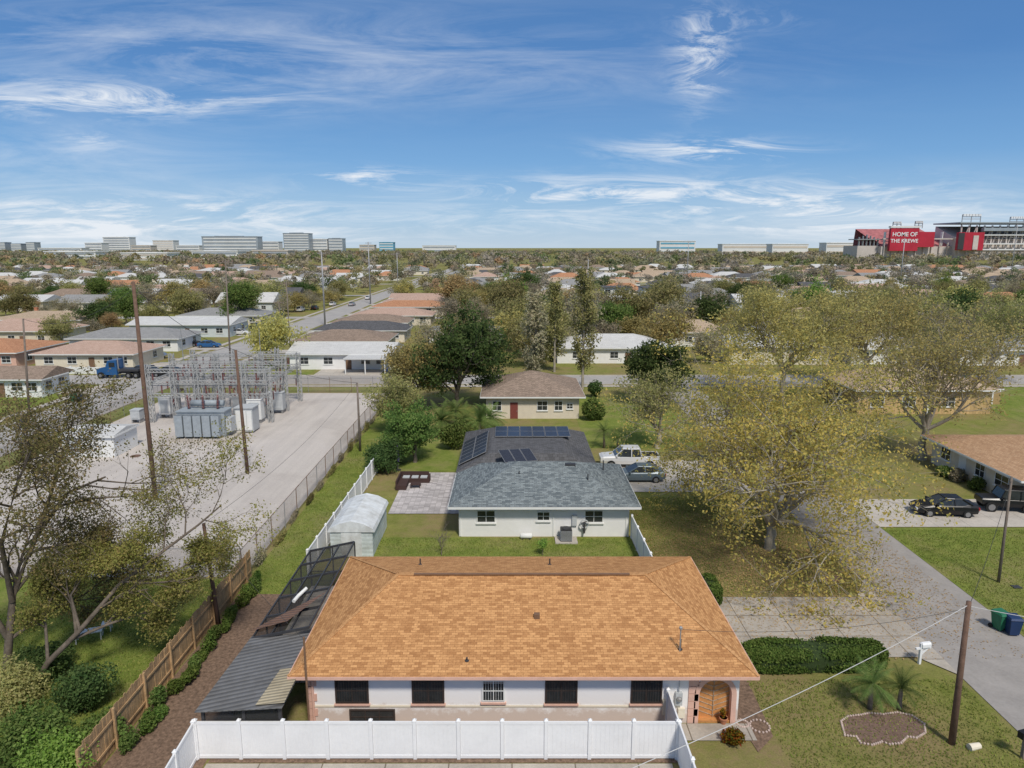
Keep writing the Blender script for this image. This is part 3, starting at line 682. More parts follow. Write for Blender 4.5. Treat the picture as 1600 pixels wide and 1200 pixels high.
# ---------------------------------------------------------------- fences
def vinyl(label,a,b,h=1.75,sp=1.85,group=None,tint='vinyl'):
    a=Vector((a[0],a[1],0)); b=Vector((b[0],b[1],0)); d=b-a; Ln=d.length
    t=thing('vinyl_fence',label,'fence',a,math.atan2(d.y,d.x),group); n=max(1,round(Ln/sp)); s=Ln/n
    for i in range(n+1):
        p=MB().box(i*s-.07,i*s+.07,-.07,.07,0,h+.06).build('post',M[tint],t)
        MB().add([(i*s-.09,-.09,h+.06),(i*s+.09,-.09,h+.06),(i*s+.09,.09,h+.06),(i*s-.09,.09,h+.06),(i*s,0,h+.16)],[(0,1,4),(1,2,4),(2,3,4),(3,0,4),(0,3,2,1)]).build('cap',M[tint],p)
    for i in range(n):
        x0,x1=i*s+.075,(i+1)*s-.075; m=MB()
        m.box(x0,x1,-.035,.035,h-.12,h); m.box(x0,x1,-.035,.035,.05,.19); k=9; w=(x1-x0)/k
        for j in range(k): m.box(x0+j*w+.006,x0+(j+1)*w-.006,-.015,.015,.19,h-.12)
        m.box(x0,x1,-.006,.006,.19,h-.12); m.build('panel',M[tint],t)
    return t
vinyl('long white vinyl fence across the bottom in front of the white house',(-13.1,25.85),(6.85,25.85))
vinyl('white vinyl fence at bottom running from the house corner toward the viewer',(6.9,27.95),(6.9,21.5))
vinyl('short white vinyl fence angling to the lower left corner from the long fence',(-13.15,25.8),(-12.9,20.5))
vinyl('white vinyl side fence along the grass strip left of the metal shed',(-13.2,42.5),(-12.7,68),1.75,2.2)
vinyl('short white vinyl fence right of the rear lawn behind the orange roof',(8.9,39.9),(8.75,48.5),1.75,2.1)
def chain(label,a,b,h=2.1,sp=3.0,bm='link'):
    a=Vector((a[0],a[1],0)); b=Vector((b[0],b[1],0)); d=b-a; Ln=d.length
    t=thing('chain_link_fence',label,'fence',a,math.atan2(d.y,d.x)); n=round(Ln/sp); s=Ln/n
    for i in range(n+1): MB().tube([(i*s,0,0),(i*s,0,h),(i*s,-.25,h+.3)],.03,6).build('post',M['fascia'] if i%3 else M['steel'],t)
    MB().tube([(0,0,h),(Ln,0,h)],.02,5).build('top_rail',M['steel'],t)
    MB().add([(0,.01,0.03),(Ln,.01,.03),(Ln,.01,h),(0,.01,h)],[(0,1,2,3)]).build('mesh',M[bm],t)
    w=MB()
    for k in range(3): w.tube([(0,-.08*(k+1),h+.1*(k+1)),(Ln,-.08*(k+1),h+.1*(k+1))],.008,3)
    w.build('barbed_wire',M['fascia'],t)
chain('rusty chain link fence along the right side of the gravel substation lot',(-17.2,41.5),(-17.2,100.9))
chain('chain link fence along the near edge of the gravel lot beside the grass yard',(-48.7,42),(-17.3,42))
chain('chain link fence along the far street edge of the substation lot',(-48.7,101),(-17.2,101))
chain('chain link fence along the road side of the substation lot',(-48.8,42.1),(-48.8,100.9))
t=thing('wood_fence','weathered tan wooden picket fence beside the green vines, left of the white house','fence',(-16.9,24,0),math.pi/2)
w=MB(); x=0; rg=random.Random(4)
while x<18.4:
    hh=1.85+rg.uniform(-.07,.07); w.box(x,x+.135,-.012+rg.uniform(-.015,.015),.012,.02,hh); x+=.15
w.build('pickets',M['wood'],t)
for i in range(8): MB().box(i*2.5-.05,i*2.5+.05,-.13,-.03,0,1.9).build('post',M['wood'],t)
for z in (.4,1.35): MB().box(0,18.3,-.07,-.03,z,z+.1).build('rail',M['wood'],t)

# ---------------------------------------------------------------- utility poles and wires
def pole(label,x,y,h,lean=(0,0),r=.16,m='pole',arms=0,tr=0,name='utility_pole'):
    t=thing(name,label,'utility pole',(x,y,0)); top=(lean[0],lean[1],h)
    MB().tube([(0,0,-.2),(lean[0]*.5,lean[1]*.5,h*.5),top],[r,r*.85,r*.68],10).build('shaft',M[m],t,True)
    for i in range(arms):
        z=h-.5-i*1.1; MB().box(-1.1+lean[0],1.1+lean[0],-.06,.06,z,z+.12).build('crossarm',M[m],t)
        for q in (-1,-.4,.4,1): MB().lathe([(.03,0),(.06,.05),(.03,.1),(.06,.14),(.02,.2)],8,(lean[0]+q,0,z+.12)).build('insulator',M['insul'],t)
    return t
def pz(px,py,pt,pxt=None):
    x,y=G(px,py); z=ZA(y,pt); lx=0 if pxt is None else XA(pxt,y,z)-x
    return x,y,z,lx
x,y,z,l=pz(243,780,440,208); pole('tallest brown wooden pole standing in the gravel lot',x,y,z,(l,0),.2); PA=(x+l,y,z)
x,y,z,l=pz(387,740,547,368); pole('second brown wooden pole in the gravel lot, right of the transformer',x,y,z,(l,0),.17); PB=(x+l,y,z)
x,y,z,l=pz(563,705,598,558); pole('short dark pole beside the chain link fence',x,y,z,(l,0),.13,'polegrey'); PC=(x+l,y,z)
x,y,z,l=pz(335,978,818,311); pole('short brown leaning pole rising beside the wooden fence',x+.25,y,z,(l,0),.13,'pole'); PD=(x+l+.25,y,z)
x,y,z,l=pz(1487,1162,940,1514); pole('brown wooden pole in the front lawn by the flower bed, holding the service wires',x,y,z,(l+.0,0),.15,'pole'); PE=(x+l,y,z)
x,y,z,l=pz(1560,910,745,1581); pole('slim grey pole leaning in the green lawn across the road',x,y,z,(l,0),.1,'polegrey'); PF=(x+l,y,z)
x,y,z,l=pz(46,650,498,36); pole('wooden pole at the left edge beside the white gabled house',x,y,z,(l,0),.15,'polegrey'); PG=(x+l,y,z)
x,y=XA(362,104),104; z=ZA(104,405); pole('tall grey pole by the street behind the switchyard, holding a crossarm',x,y,z,(XA(352,104,z)-x,0),.14,'polegrey',1); PH=(XA(352,104,z),104,z)
for px,yy,pt,lb in ((508,190,393,'tall steel pole beside the long street, left one of two'),(579,262,378,'tall steel pole beside the long street, right one of two'),(440,150,470,'dark pole by the crossing left of the pale house'),(455,128,440,'slim pole at the street corner with lamp arm'),(1092,180,455,'pole among the trees right of centre'),(918,300,405,'thin distant pole over the woods in the middle'),(1405,330,372,'tall distant pole left of the stadium'),(1073,400,378,'tall distant pole over the trees right of centre'),(622,330,395,'thin pole beyond the salmon roofs'),(1578,420,350,'tall distant pole under the stadium')):
    X=XA(px,yy); z=ZA(yy,pt); pole(lb,X,yy,z,(0,0),.24 if yy>160 else .12,'steel' if yy>160 else 'polegrey',1)
def wire(label,a,b,sag,r=.016,m='wire',n=14):
    mb=MB(); pts=[]
    for i in range(n+1):
        t=i/n; pts.append((a[0]+(b[0]-a[0])*t,a[1]+(b[1]-a[1])*t,a[2]+(b[2]-a[2])*t-sag*4*t*(1-t)))
    return tag(mb.tube(pts,r,4).build('cable',M[m]),label,'cable')
wire('pale thick service wire sweeping from the lawn pole down past the porch',(PE[0],PE[1],PE[2]-.15),(-2,17.5,4),.5,.016,'palewire',20)
wire('thin wire from the lawn pole to the mast on the orange roof',(PE[0],PE[1],PE[2]-.3),(7.55,28.8,4.2),.5,.010)
wire('wire from the lawn pole running out to the right across the road',(PE[0],PE[1],PE[2]-.2),(36,22,7),.6,.014,'palewire')
wire('wire along the road from the lawn pole to the slim leaning pole',(PE[0],PE[1],PE[2]-.35),(PF[0],PF[1],PF[2]-.3),.5,.012)
wire('wire from the tallest pole to the second pole in the lot',(PA[0],PA[1],PA[2]-.4),PB,.8,.02)
wire('wire from the second lot pole to the short dark pole',PB,PC,.6,.015)
wire('wire from the short dark pole to the brown leaning pole',PC,PD,.9,.012)
wire('wire from the brown leaning pole toward the left house mast',PD,(-8.85,27.3,4.6),.3,.010)
wire('wire crossing the trees at left from the tallest pole to the left edge pole',(PA[0],PA[1],PA[2]-.6),PG,1.5,.02)
wire('wire from the tallest pole to the pole behind the switchyard',(PA[0],PA[1],PA[2]-.9),PH,1.2,.02)

# ---------------------------------------------------------------- substation
x,y=G(316,688)
t=thing('transformer','large grey power transformer with radiator banks in the gravel lot','transformer',(x,y+1.2,0))
MB().box(-3.4,3.4,-1.9,1.9,0,.3).build('plinth',M['drive2'],t)
MB().box(-2.7,2.5,-.9,1.2,.3,3.1).box(-2.8,2.6,-1.0,1.3,3.1,3.22).build('tank',M['transf'],t)
for i in range(5):
    xx=-2.6+i*1.0; rb=MB()
    for k in range(6): rb.box(xx+k*.15,xx+k*.15+.05,-1.75,-1.0,.55,2.9)
    rb.box(xx-.02,xx+.82,-1.78,-1.72,.55,2.9); rb.build('radiator',M['transf'],t)
for i in range(3):
    b=MB(); xx=-1.8+i*1.6; b.tube([(xx,.2,3.2),(xx+.1*(i-1),.2,4.8)],.07,8)
    for k in range(8): b.lathe([(.08,0),(.2,.03),(.08,.07)],10,(xx+.1*(i-1)*k/8,.2,3.35+k*.17))
    b.build('bushing',M['insul'],t,True)
MB().tube([(-1.8,.9,3.75),(1.8,.9,3.75)],.35,12).build('conservator',M['transf'],t,True)
MB().box(2.55,3.1,-.7,.7,.8,2.4).build('control_cabinet',M['steelgrey'],t)
t=thing('switch_cabinet','pale boxy switchgear cabinet just right of the large transformer','cabinet',(x+3.6,y+4,0))
MB().box(-1.0,1.0,-1.0,1.0,.2,2.9).box(-1.1,1.1,-1.1,1.1,2.9,3.0).build('casing',M['steelgrey'],t)
for k in range(3): MB().box(-.9+k*.62,-.36+k*.62,-1.06,-1.0,.4,2.6).build('door',M['trim'],t)
SX0,SX1=XA(258,86),XA(452,90); xs=[SX0+(SX1-SX0)*i/5 for i in range(6)]; ys=[83,89,95]
ox,oy=(SX0+SX1)/2,89
t=thing('switchyard_frame','tall galvanised steel lattice frame of the substation with brown insulators','steel frame',(ox,oy,0))
def lat(mb,a,b,w=.34,seg=9,t_=.055):
    a=Vector(a); b=Vector(b); d=(b-a).normalized(); up=Vector((0,0,1)) if abs(d.z)<.9 else Vector((0,1,0)); s=d.cross(up).normalized()*w/2; q=s.cross(d).normalized()*w/2
    cs=[s+q,s-q,-s-q,-s+q]
    for c in cs: mb.beam(a+c,b+c,t_)
    for i in range(seg):
        p0=a.lerp(b,i/seg); p1=a.lerp(b,(i+1)/seg)
        for j in range(4):
            mb.beam(p0+cs[j],p1+cs[(j+1)%4],t_*.6)
rg=random.Random(9)
for i,xx in enumerate(xs):
    for yy in ys:
        mb=MB(); hh=(7.6,6.6,7.6,6.6,7.8,7.2)[i]-(0 if yy==89 else .4); lat(mb,(xx-ox,yy-oy,0),(xx-ox,yy-oy,hh),.46,11,.085); mb.build('column',M['lattice'],t)
for yy in ys:
    for z in (3.4,5.0,6.4):
        mb=MB(); lat(mb,(xs[0]-ox,yy-oy,z),(xs[5]-ox,yy-oy,z),.38,32,.07); mb.build('beam',M['lattice'],t)
for i in range(6):
    mb=MB(); xx=xs[i]; lat(mb,(xx-ox,ys[0]-oy,5.0),(xx-ox,ys[2]-oy,5.0),.3,16,.055); mb.build('beam',M['lattice'],t)
bus=MB()
for yy in (83,86,89,92,95):
    for i in range(14):
        xx=SX0+(SX1-SX0)*(i+.5)/14+rg.uniform(-.2,.2); z0=rg.choice((2.2,3.55,5.15,5.15)); 
        m_=MB(); m_.tube([(xx-ox,yy-oy,z0),(xx-ox,yy-oy,z0+1.1)],.06,6)
        for k in range(6): m_.lathe([(.05,0),(.15,.05),(.05,.1)],8,(xx-ox,yy-oy,z0+.1+k*.16))
        m_.build('insulator',M['insul'],t)
    bus.tube([(SX0-ox,yy-oy,4.6),(SX1-ox,yy-oy,4.6)],.05,6); bus.tube([(SX0-ox,yy-oy,6.9),(SX1-ox,yy-oy,6.9)],.04,6)
for i in range(26):
    xx=SX0+(SX1-SX0)*(i+.5)/26; yy=rg.uniform(-6,6); bus.beam((xx-ox,yy,0),(xx-ox,yy,rg.uniform(2.5,6.4)),.13); bus.beam((xx-ox,yy,5.0),(xx-ox+rg.uniform(-1,1),yy+rg.uniform(-1,1),2.6),.04)
bus.build('busbar',M['lattice'],t)
for i,(px,py,w,h,lb) in enumerate(((401,660,1.7,2.9,'white steel breaker cabinet between the lattice columns'),(433,645,2.0,2.7,'grey breaker cabinet at the right end of the lattice frame'),(376,650,1.3,2.5,'narrow grey cabinet under the lattice frame'),(262,652,1.4,2.6,'small pale cabinet left behind the transformer'),(216,660,1.1,1.6,'small grey junction cabinet by the road side fence'))):
    X,Yy=G(px,py); c=thing('breaker_cabinet' if i<4 else 'junction_cabinet',lb,'cabinet',(X,Yy,0))
    MB().box(-w/2,w/2,-.6,.6,.5,h).box(-w/2-.05,w/2+.05,-.65,.65,h,h+.08).build('casing',M['trim'] if i in(0,3) else M['steelgrey'],c)
    for s in (-1,1):
        MB().box(s*w*.4-.06,s*w*.4+.06,-.5,.5,0,.5).build('leg',M['steel'],c)
    MB().box(-w*.35,w*.35,-.64,-.6,.7,h-.3).build('door',M['steelgrey'],c)
    if i<3:
        for s in (-.5,0,.5):
            b=MB().tube([(s,0,h),(s*1.4,0,h+1.0)],.05,6)
            for k in range(5): b.lathe([(.05,0),(.13,.04),(.05,.09)],8,(s*(1+.4*k/6),0,h+.1+k*.17))
            b.build('bushing',M['insul'],c)
for px,lb in ((292,'left lightning mast on the switchyard'),(412,'right lightning mast on the switchyard')):
    X=XA(px,96.6); m_=thing('lightning_mast',lb,'mast',(X,96.6,0)); MB().tube([(0,0,0),(0,0,10.0)],[.1,.04],8).build('shaft',M['steel'],m_)
X,Yy=G(140,715); house('small white windowless control building in the gravel lot',X-2.6,X+2.6,Yy,Yy+4.5,2.3,'gable',.4,'trim','whiteroof',.2,[],[('S',-1.5,1,1.9,'steelgrey')],name='control_building',cat='building')
X,Yy=G(212,713)
tag(MB().lathe([(.5,0),(.5,.04),(.45,.05)],14,(X,Yy,.02)).build('manhole_cover',M['rust']),'rusty round manhole cover in the gravel near the control building','manhole cover')

# ---------------------------------------------------------------- vehicles
PAINT={}
def paint(nm,c):
    if nm not in PAINT: PAINT[nm]=mat(nm+'_car_paint',c,.3,.04,1,.2,.6,0)
    return PAINT[nm]
CARS={
 'sedan':dict(b=[(-2.35,.72,.42,.62,.7),(-2.22,.84,.3,.78,.95),(-1.6,.9,.25,.82,1.0),(-.9,.91,.22,.85,.98),(.6,.91,.22,.83,.96),(1.0,.9,.22,.8,.93),(1.9,.86,.25,.7,.8),(2.25,.78,.3,.6,.68),(2.38,.65,.38,.5,.55)],
   g=[(-1.8,.75,.96,.7,.99),(-1.05,.82,.95,.62,1.4),(.15,.82,.93,.63,1.43),(1.1,.78,.9,.72,.94)],r=(-1.1,.2,1.44,.62),wx=1.42,wr=.33),
 'suv':dict(b=[(-2.35,.78,.45,.8,.95),(-2.25,.88,.35,.95,1.08),(-1.2,.94,.3,1.0,1.12),(.9,.94,.3,.98,1.1),(1.9,.9,.32,.9,1.0),(2.25,.82,.38,.75,.85),(2.35,.7,.45,.6,.65)],
   g=[(-2.25,.8,1.08,.72,1.12),(-2.0,.86,1.08,.68,1.68),(.3,.86,1.08,.7,1.72),(1.15,.82,1.05,.76,1.1)],r=(-2.02,.32,1.73,.68),wx=1.45,wr=.37),
 'jeep':dict(b=[(-2.0,.75,.5,.95,1.1),(-1.95,.8,.45,1.0,1.12),(.7,.8,.45,1.0,1.12),(.75,.78,.5,.98,1.1),(2.0,.72,.55,.95,1.05),(2.05,.7,.6,.9,1.0)],
   g=[(-1.95,.78,1.1,.72,1.12),(-1.85,.78,1.1,.7,1.8),(.45,.78,1.1,.7,1.82),(.75,.76,1.1,.72,1.14)],r=(-1.9,.5,1.83,.72),wx=1.35,wr=.44),
 'pickup':dict(b=[(-2.9,.9,.5,1.0,1.05),(-2.85,.95,.45,1.05,1.1),(-.95,.97,.4,1.08,1.12),(1.1,.97,.4,1.08,1.15),(1.4,.96,.4,1.05,1.18),(2.6,.9,.45,.98,1.1),(2.85,.85,.5,.8,.95)],
   g=[(-1.1,.86,1.12,.8,1.16),(-.9,.88,1.12,.74,1.82),(.7,.88,1.12,.74,1.85),(1.5,.84,1.12,.8,1.18)],r=(-.95,.75,1.86,.74),wx=1.85,wr=.42),
}
def car(label,x,y,rz,pm,kind='sedan',group=None,name=None,cat=None,sc=1.0):
    D=CARS[kind]; t=thing(name or {'sedan':'parked_car','suv':'parked_car','jeep':'off_road_car','pickup':'pickup_truck'}[kind],label,cat or ('pickup truck' if kind=='pickup' else 'car'),(x,y,.06),rz,group); t.scale=(sc,)*3
    MB().loft([[(X,-w*.94,zb),(X,-w,(zb+zs)/2),(X,-w*.97,zs),(X,-w*.84,zt),(X,w*.84,zt),(X,w*.97,zs),(X,w,(zb+zs)/2),(X,w*.94,zb)] for X,w,zb,zs,zt in D['b']]).build('body',pm,t)
    MB().loft([[(X,-wb,z0),(X,-wt,z1),(X,wt,z1),(X,wb,z0)] for X,wb,z0,wt,z1 in D['g']]).build('windows',M['glass'],t)
    a,b,z,w=D['r']; MB().loft([[(X,-w*q,z-.03),(X,-w*q*.93,z+.02),(X,w*q*.93,z+.02),(X,w*q,z-.03)] for X,q in ((a,.96),((a+b)/2,1.03),(b,.97))]).build('roof',pm,t)
    g=D['g']; pl=MB()
    for s in (-1,1):
        pl.beam((g[0][0],s*g[0][1],g[0][2]),(g[1][0],s*g[1][3],g[1][4]),.09); pl.beam((g[3][0],s*g[3][1],g[3][2]),(g[2][0],s*g[2][3],g[2][4]),.07)
        xm=(g[1][0]+g[2][0])/2; pl.beam((xm,s*(g[1][1]+.01),g[1][2]),(xm,s*(g[1][3]+.01),g[1][4]),.08)
    pl.build('pillars',pm,t)
    xf=D['b'][-1][0]; xr=D['b'][0][0]; zs=D['b'][-2][3]; wf=D['b'][-2][1]
    for s in (-1,1):
        MB().box(xf-.16,xf-.02,s*wf*.72-.16,s*wf*.72+.16,zs-.12,zs+.04).build('headlight',M['lampwhite'],t)
        MB().box(xr-.02,xr+.12,s*D['b'][1][1]*.8-.13,s*D['b'][1][1]*.8+.1,D['b'][1][3]-.2,D['b'][1][3]).build('tail_light',M['lampred'],t)
        for X in (-D['wx'],D['wx']):
            wh=MB().cyly((X,s*(D['b'][2][1]-.09),D['wr']-.06),D['wr'],.24,16).build('wheel',M['tyre'],t)
            MB().cyly((X,s*(D['b'][2][1]+.035),D['wr']-.06),D['wr']*.6,.02,10).build('rim',M['rim'],wh)
        MB().box(g[3][0]-.25,g[3][0]-.1,s*.95-.09,s*.95+.09,g[3][2],g[3][2]+.15).build('mirror',pm,t)
    if kind=='pickup':
        MB().box(-2.75,-1.15,-.78,.78,1.095,1.135).build('cargo_bed',M['black'],t); MB().box(-2.8,-1.12,-.9,-.8,1.1,1.17).box(-2.8,-1.12,.8,.9,1.1,1.17).box(-2.86,-2.78,-.9,.9,1.0,1.17).build('bed_rail',pm,t)
    if kind=='jeep': MB().tube([(-2.2,0,1.05),(-2.0,0,1.05)],.38,14).build('spare_wheel',M['tyre'],t)
    return t
pw=paint('white',(.72,.72,.72)); pk=paint('black',(.012,.012,.014)); pg=paint('grey_blue',(.13,.17,.2)); ps=paint('silver',(.4,.4,.41)); pb=paint('blue',(.03,.12,.3))
X,Yy=G(985,733); car('white pickup truck on the driveway beside the slate grey roof',X,Yy+1,math.pi,pw,'pickup')
X,Yy=G(997,756); car('grey blue sedan parked in front of the white pickup truck',X+.2,Yy+1,math.pi,pg,'sedan')
X,Yy=G(1486,811); car('black sedan on the driveway across the road at right',X,Yy+1.1,math.pi*.97,pk,'sedan')
X,Yy=G(1575,806); car('black boxy off road car right of the black sedan',X+.6,Yy+1.3,math.pi*.95,pk,'jeep')
street=[(240,560,pw,'suv',0),(285,540,pw,'sedan',.2),(296,541,pk,'suv',0),(327,543,pb,'sedan',0),(375,523,pw,'sedan',.1),(420,508,pw,'pickup',1.57),(412,500,ps,'sedan',1.57),(440,496,pk,'sedan',1.57),(470,487,pw,'suv',1.57),(400,515,pk,'suv',1.57),(150,472,pk,'suv',0),(550,478,ps,'sedan',1.57),(575,468,pw,'sedan',1.57),(492,484,pk,'sedan',1.57),(520,478,pw,'sedan',1.57),(850,468,pw,'suv',0),(1010,482,pk,'sedan',0),(235,588,pk,'suv',0),(270,586,pk,'sedan',0),(250,548,ps,'suv',0)]
street.sort(key=lambda a:a[0])
for i,(px,py,pm,k,rz) in enumerate(street):
    X,Yy=G(px,py); car('%s %s, number %d from the left among the cars parked far away'%(pm.name.split('_')[0],{'suv':'tall car','sedan':'sedan','pickup':'pickup truck'}[k],i+1),X,Yy,rz,pm,k,'cars parked along the far streets')
X,Yy=G(188,590); t=thing('truck','blue tractor truck with long bonnet at the road corner left of the substation','truck',(X,Yy,.05),math.pi)
MB().loft([[(a,-w,.6),(a,-w,z),(a,w,z),(a,w,.6)] for a,w,z in ((3.3,.8,1.5),(1.6,.95,1.85))]).build('bonnet',pb,t)
MB().loft([[(a,-1.15,.6),(a,-1.1,z),(a,1.1,z),(a,1.15,.6)] for a,z in ((1.6,2.0),(1.2,2.9),(-.2,3.0))]).build('cab',pb,t)
MB().box(.1,1.0,-1.18,1.18,1.9,2.6).build('side_window',M['glass'],t); MB().box(-3.8,-.2,-.5,.5,.75,.95).build('chassis',M['dark'],t)
MB().box(-3.6,-.4,-1.1,1.1,1.15,1.5).build('tank',M['dark'],t)
for s in (-1,1):
    MB().tube([(-.35,s*.9,1),(-.35,s*.9,3.5)],.09,8).build('exhaust',M['steel'],t)
    for a in (2.5,-2.0,-3.2):
        w=MB().cyly((a,s*1.05,.5),.5,.35,14).build('wheel',M['tyre'],t); MB().cyly((a,s*1.24,.5),.25,.03,10).build('rim',M['rim'],w)

# ---------------------------------------------------------------- street furniture
def bin_(label,x,y,m,rz=0):
    t=thing('wheelie_bin',label,'bin',(x,y,.03),rz)
    MB().loft([[(-.24,-.26,.08),(.24,-.26,.08),(.24,.26,.08),(-.24,.26,.08)],[(-.32,-.36,.98),(.32,-.36,.98),(.32,.36,.98),(-.32,.36,.98)]]).build('body',M[m],t)
    MB().loft([[(-.35,-.4,.985),(.35,-.4,.985),(.35,.38,.985),(-.35,.38,.985)],[(-.3,-.33,1.08),(.3,-.33,1.08),(.3,.33,1.1),(-.3,.33,1.1)]]).build('lid',M[m],t)
    MB().tube([(-.26,.42,.95),(.26,.42,.95)],.025,6).build('handle',M['black'],t)
    for s in (-1,1): MB().tube([(s*.27,.3,.13),(s*.33,.3,.13)],.13,12).build('wheel',M['tyre'],t)
X,Yy=G(1561,984); bin_('green wheeled bin at the kerb of the road on the right',X,Yy,'green_bin',.2)
X,Yy=G(1574,990); bin_('navy blue wheeled bin in front of the green one at the kerb',X+.15,Yy-.1,'blue_bin',-.1)
X,Yy=G(127,630); bin_('dark blue wheeled bin on the grass left of the control building',X,Yy,'blue_bin'); X,Yy=G(37,668); bin_('blue wheeled bin at the far left beside the grey road',X,Yy,'blue_bin',.3)
X,Yy=G(606,585); bin_('blue bin on the driveway of the pale low roofed house',X,Yy,'blue_bin',.3); X,Yy=G(118,628); bin_('green wheeled bin next to the dark blue one on the grass',X-.2,Yy,'green_bin')
X,Yy=G(1436,1037); t=thing('mailbox','white mailbox with arrow shaped post at the driveway corner','mailbox',(X,Yy,0),.2)
MB().box(-.06,.06,-.06,.06,0,1.15).beam((0,0,.5),(.42,0,.85),.07).box(-.3,.55,-.05,.05,.83,.92).build('post',M['vinyl'],t)
MB().loft([[(.0,a,z) for a,z in ((-.12,.93),(-.12,1.1),(-.06,1.18),(.06,1.18),(.12,1.1),(.12,.93))],[(.5,a,z) for a,z in ((-.12,.93),(-.12,1.1),(-.06,1.18),(.06,1.18),(.12,1.1),(.12,.93))]]).build('box',M['vinyl'],t)
X,Yy=G(1597,1185); t=thing('mailbox','black mailbox on a post in the lower right corner of the lawn','mailbox',(X,Yy,0),.3)
MB().box(-.06,.06,-.06,.06,0,1.0).build('post',M['polegrey'],t); MB().box(-.3,.3,-.13,.13,1.0,1.3).build('box',M['black'],t)
pts=[G(px,py) for px,py in ((1314,1128),(1325,1120),(1345,1118),(1358,1115),(1380,1117),(1402,1114),(1425,1119),(1444,1132),(1446,1146),(1432,1154),(1418,1152),(1408,1162),(1390,1164),(1378,1160),(1362,1165),(1345,1162),(1338,1152),(1320,1150))]
sheet('flower_bed_soil',pts,.03,M['soil'])
t=thing('bed_edging','scalloped brick edging around the two palm bed in the front lawn','edging',(pts[0][0],pts[0][1],0))
M['pinkstone']=mat('pale_pink_stone',(.6,.47,.41),.9,.35,8)
b=MB(); np_=len(pts)
for i in range(np_):
    a=Vector(pts[i]); c=Vector(pts[(i+1)%np_]); n=max(1,int((c-a).length/.11))
    for k in range(n):
        q=a.lerp(c,k/n)-Vector(pts[0]); b.lathe([(.05,0),(.055,.05),(.035,.08)],7,(q.x,q.y,0))
b.build('stones',M['pinkstone'],t)
for (px,py,r_,lb) in ((1187,1136,.42,'small ring of pale edging stones right of the porch'),(1160,1132,.25,'smaller ring of pale edging stones close to the porch')):
    X,Yy=G(px,py); b=MB()
    for k in range(16): b.lathe([(.05,0),(.055,.05),(.03,.08)],7,(math.cos(k*.393)*r_,math.sin(k*.393)*r_,0))
    o=b.build('stone_ring',M['pinkstone']); o.location=(X,Yy,.02); tag(o,lb,'edging')
X,Yy=G(1352,1112); palm('left small feathery palm in the scalloped flower bed',X+.3,Yy+.2,1.3,22,1.4,1,tr=.1)
X,Yy=G(1408,1112); palm('right small feathery palm in the scalloped flower bed',X,Yy+.2,1.05,22,1.25,2,tr=.1)
X,Yy=G(1523,1172); o=MB().tube([(-.25,0,.12),(.25,.1,.14)],[.16,.13],12).build('clay_pot',M['cream']); o.location=(X,Yy,0); tag(o,'broken cream clay pot lying in the lawn right of the flower bed','pot')
make_plant('shrub','red and yellow croton shrub beside the porch path','shrub',(*G(1146,1163),0),gen_bush(21,.6,.5,.8,1800,.06),'croton',trunkname='stem',crown='foliage')
def hedge(label,x,y,lx,ly,h,n,seed,rz=0,ls=.055):
    t=thing('hedge',label,'hedge',(x,y,0),rz); rs=np.random.RandomState(seed)
    u=rs.normal(size=(n,3)); u/=np.linalg.norm(u,axis=1)[:,None]; p=np.sign(u)*np.abs(u)**.45; p/= np.maximum(1,np.abs(p).max(1))[:,None]
    p*=rs.uniform(.93,1.03,(n,1)); c=p*np.array([lx/2,ly/2,h/2])+np.array([0,0,h/2]); c+=rs.normal(size=c.shape)*.035; c[:,2]+=.05*np.sin(c[:,0]*2.1)*(c[:,2]>h*.6); c[:,2]=np.maximum(c[:,2],.03)
    v,q=leafquads(c,ls,rs,u,.4); npmesh('foliage',v,q,L['hedge'],t)
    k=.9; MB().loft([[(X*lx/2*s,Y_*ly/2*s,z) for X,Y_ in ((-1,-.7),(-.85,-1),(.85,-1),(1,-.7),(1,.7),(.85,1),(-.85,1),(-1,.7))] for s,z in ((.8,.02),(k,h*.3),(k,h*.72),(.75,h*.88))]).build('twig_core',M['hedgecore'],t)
hedge('long clipped rounded hedge between the front lawn and the concrete driveway',15.3,32.5,7.2,1.6,1.2,42000,3,.03,.062)
hedge('small clipped hedge by the far right corner of the orange roof',11.7,39.6,1.7,2.4,1.1,12000,4)
X,Yy=G(643,768); t=thing('sofa_set','dark wicker corner sofa on the paver patio','sofa',(X,Yy+1.2,.06))
MB().box(-1.3,1.2,.9,1.7,0,.4).box(-1.3,-.5,-1.0,.9,0,.4).build('seat',M['wicker'],t); MB().box(-1.3,1.2,1.7,1.85,0,.8).box(-1.42,-1.3,-1.0,1.85,0,.8).box(1.2,1.33,.9,1.85,0,.6).build('backrest',M['wicker'],t)
for a in (-.8,0,.8): MB().box(a-.3,a+.3,1.0,1.6,.41,.5).build('cushion',M['steelgrey'],t)
o=MB().box(-.3,.6,-.4,.4,.3,.36).box(-.25,-.2,-.35,-.3,0,.3).box(.5,.55,-.35,-.3,0,.3).box(-.25,-.2,.3,.35,0,.3).box(.5,.55,.3,.35,0,.3).build('coffee_table',M['wicker']); o.location=(X+.1,Yy+1.0,.06); tag(o,'low wicker coffee table in front of the corner sofa','table')
X,Yy=G(622,735); t=thing('parasol','closed purple parasol standing by the patio shrubs','parasol',(X,Yy,0)); MB().tube([(0,0,0),(0,0,2.5)],.03,8).build('pole',M['steel'],t); MB().lathe([(.2,.9),(.14,1.5),(.05,2.45)],10).build('canopy',mat('purple_canvas',(.09,.06,.2),.9,.2,4),t); MB().lathe([(.3,0),(.3,.08),(.05,.1)],12).build('base',M['dark'],t)
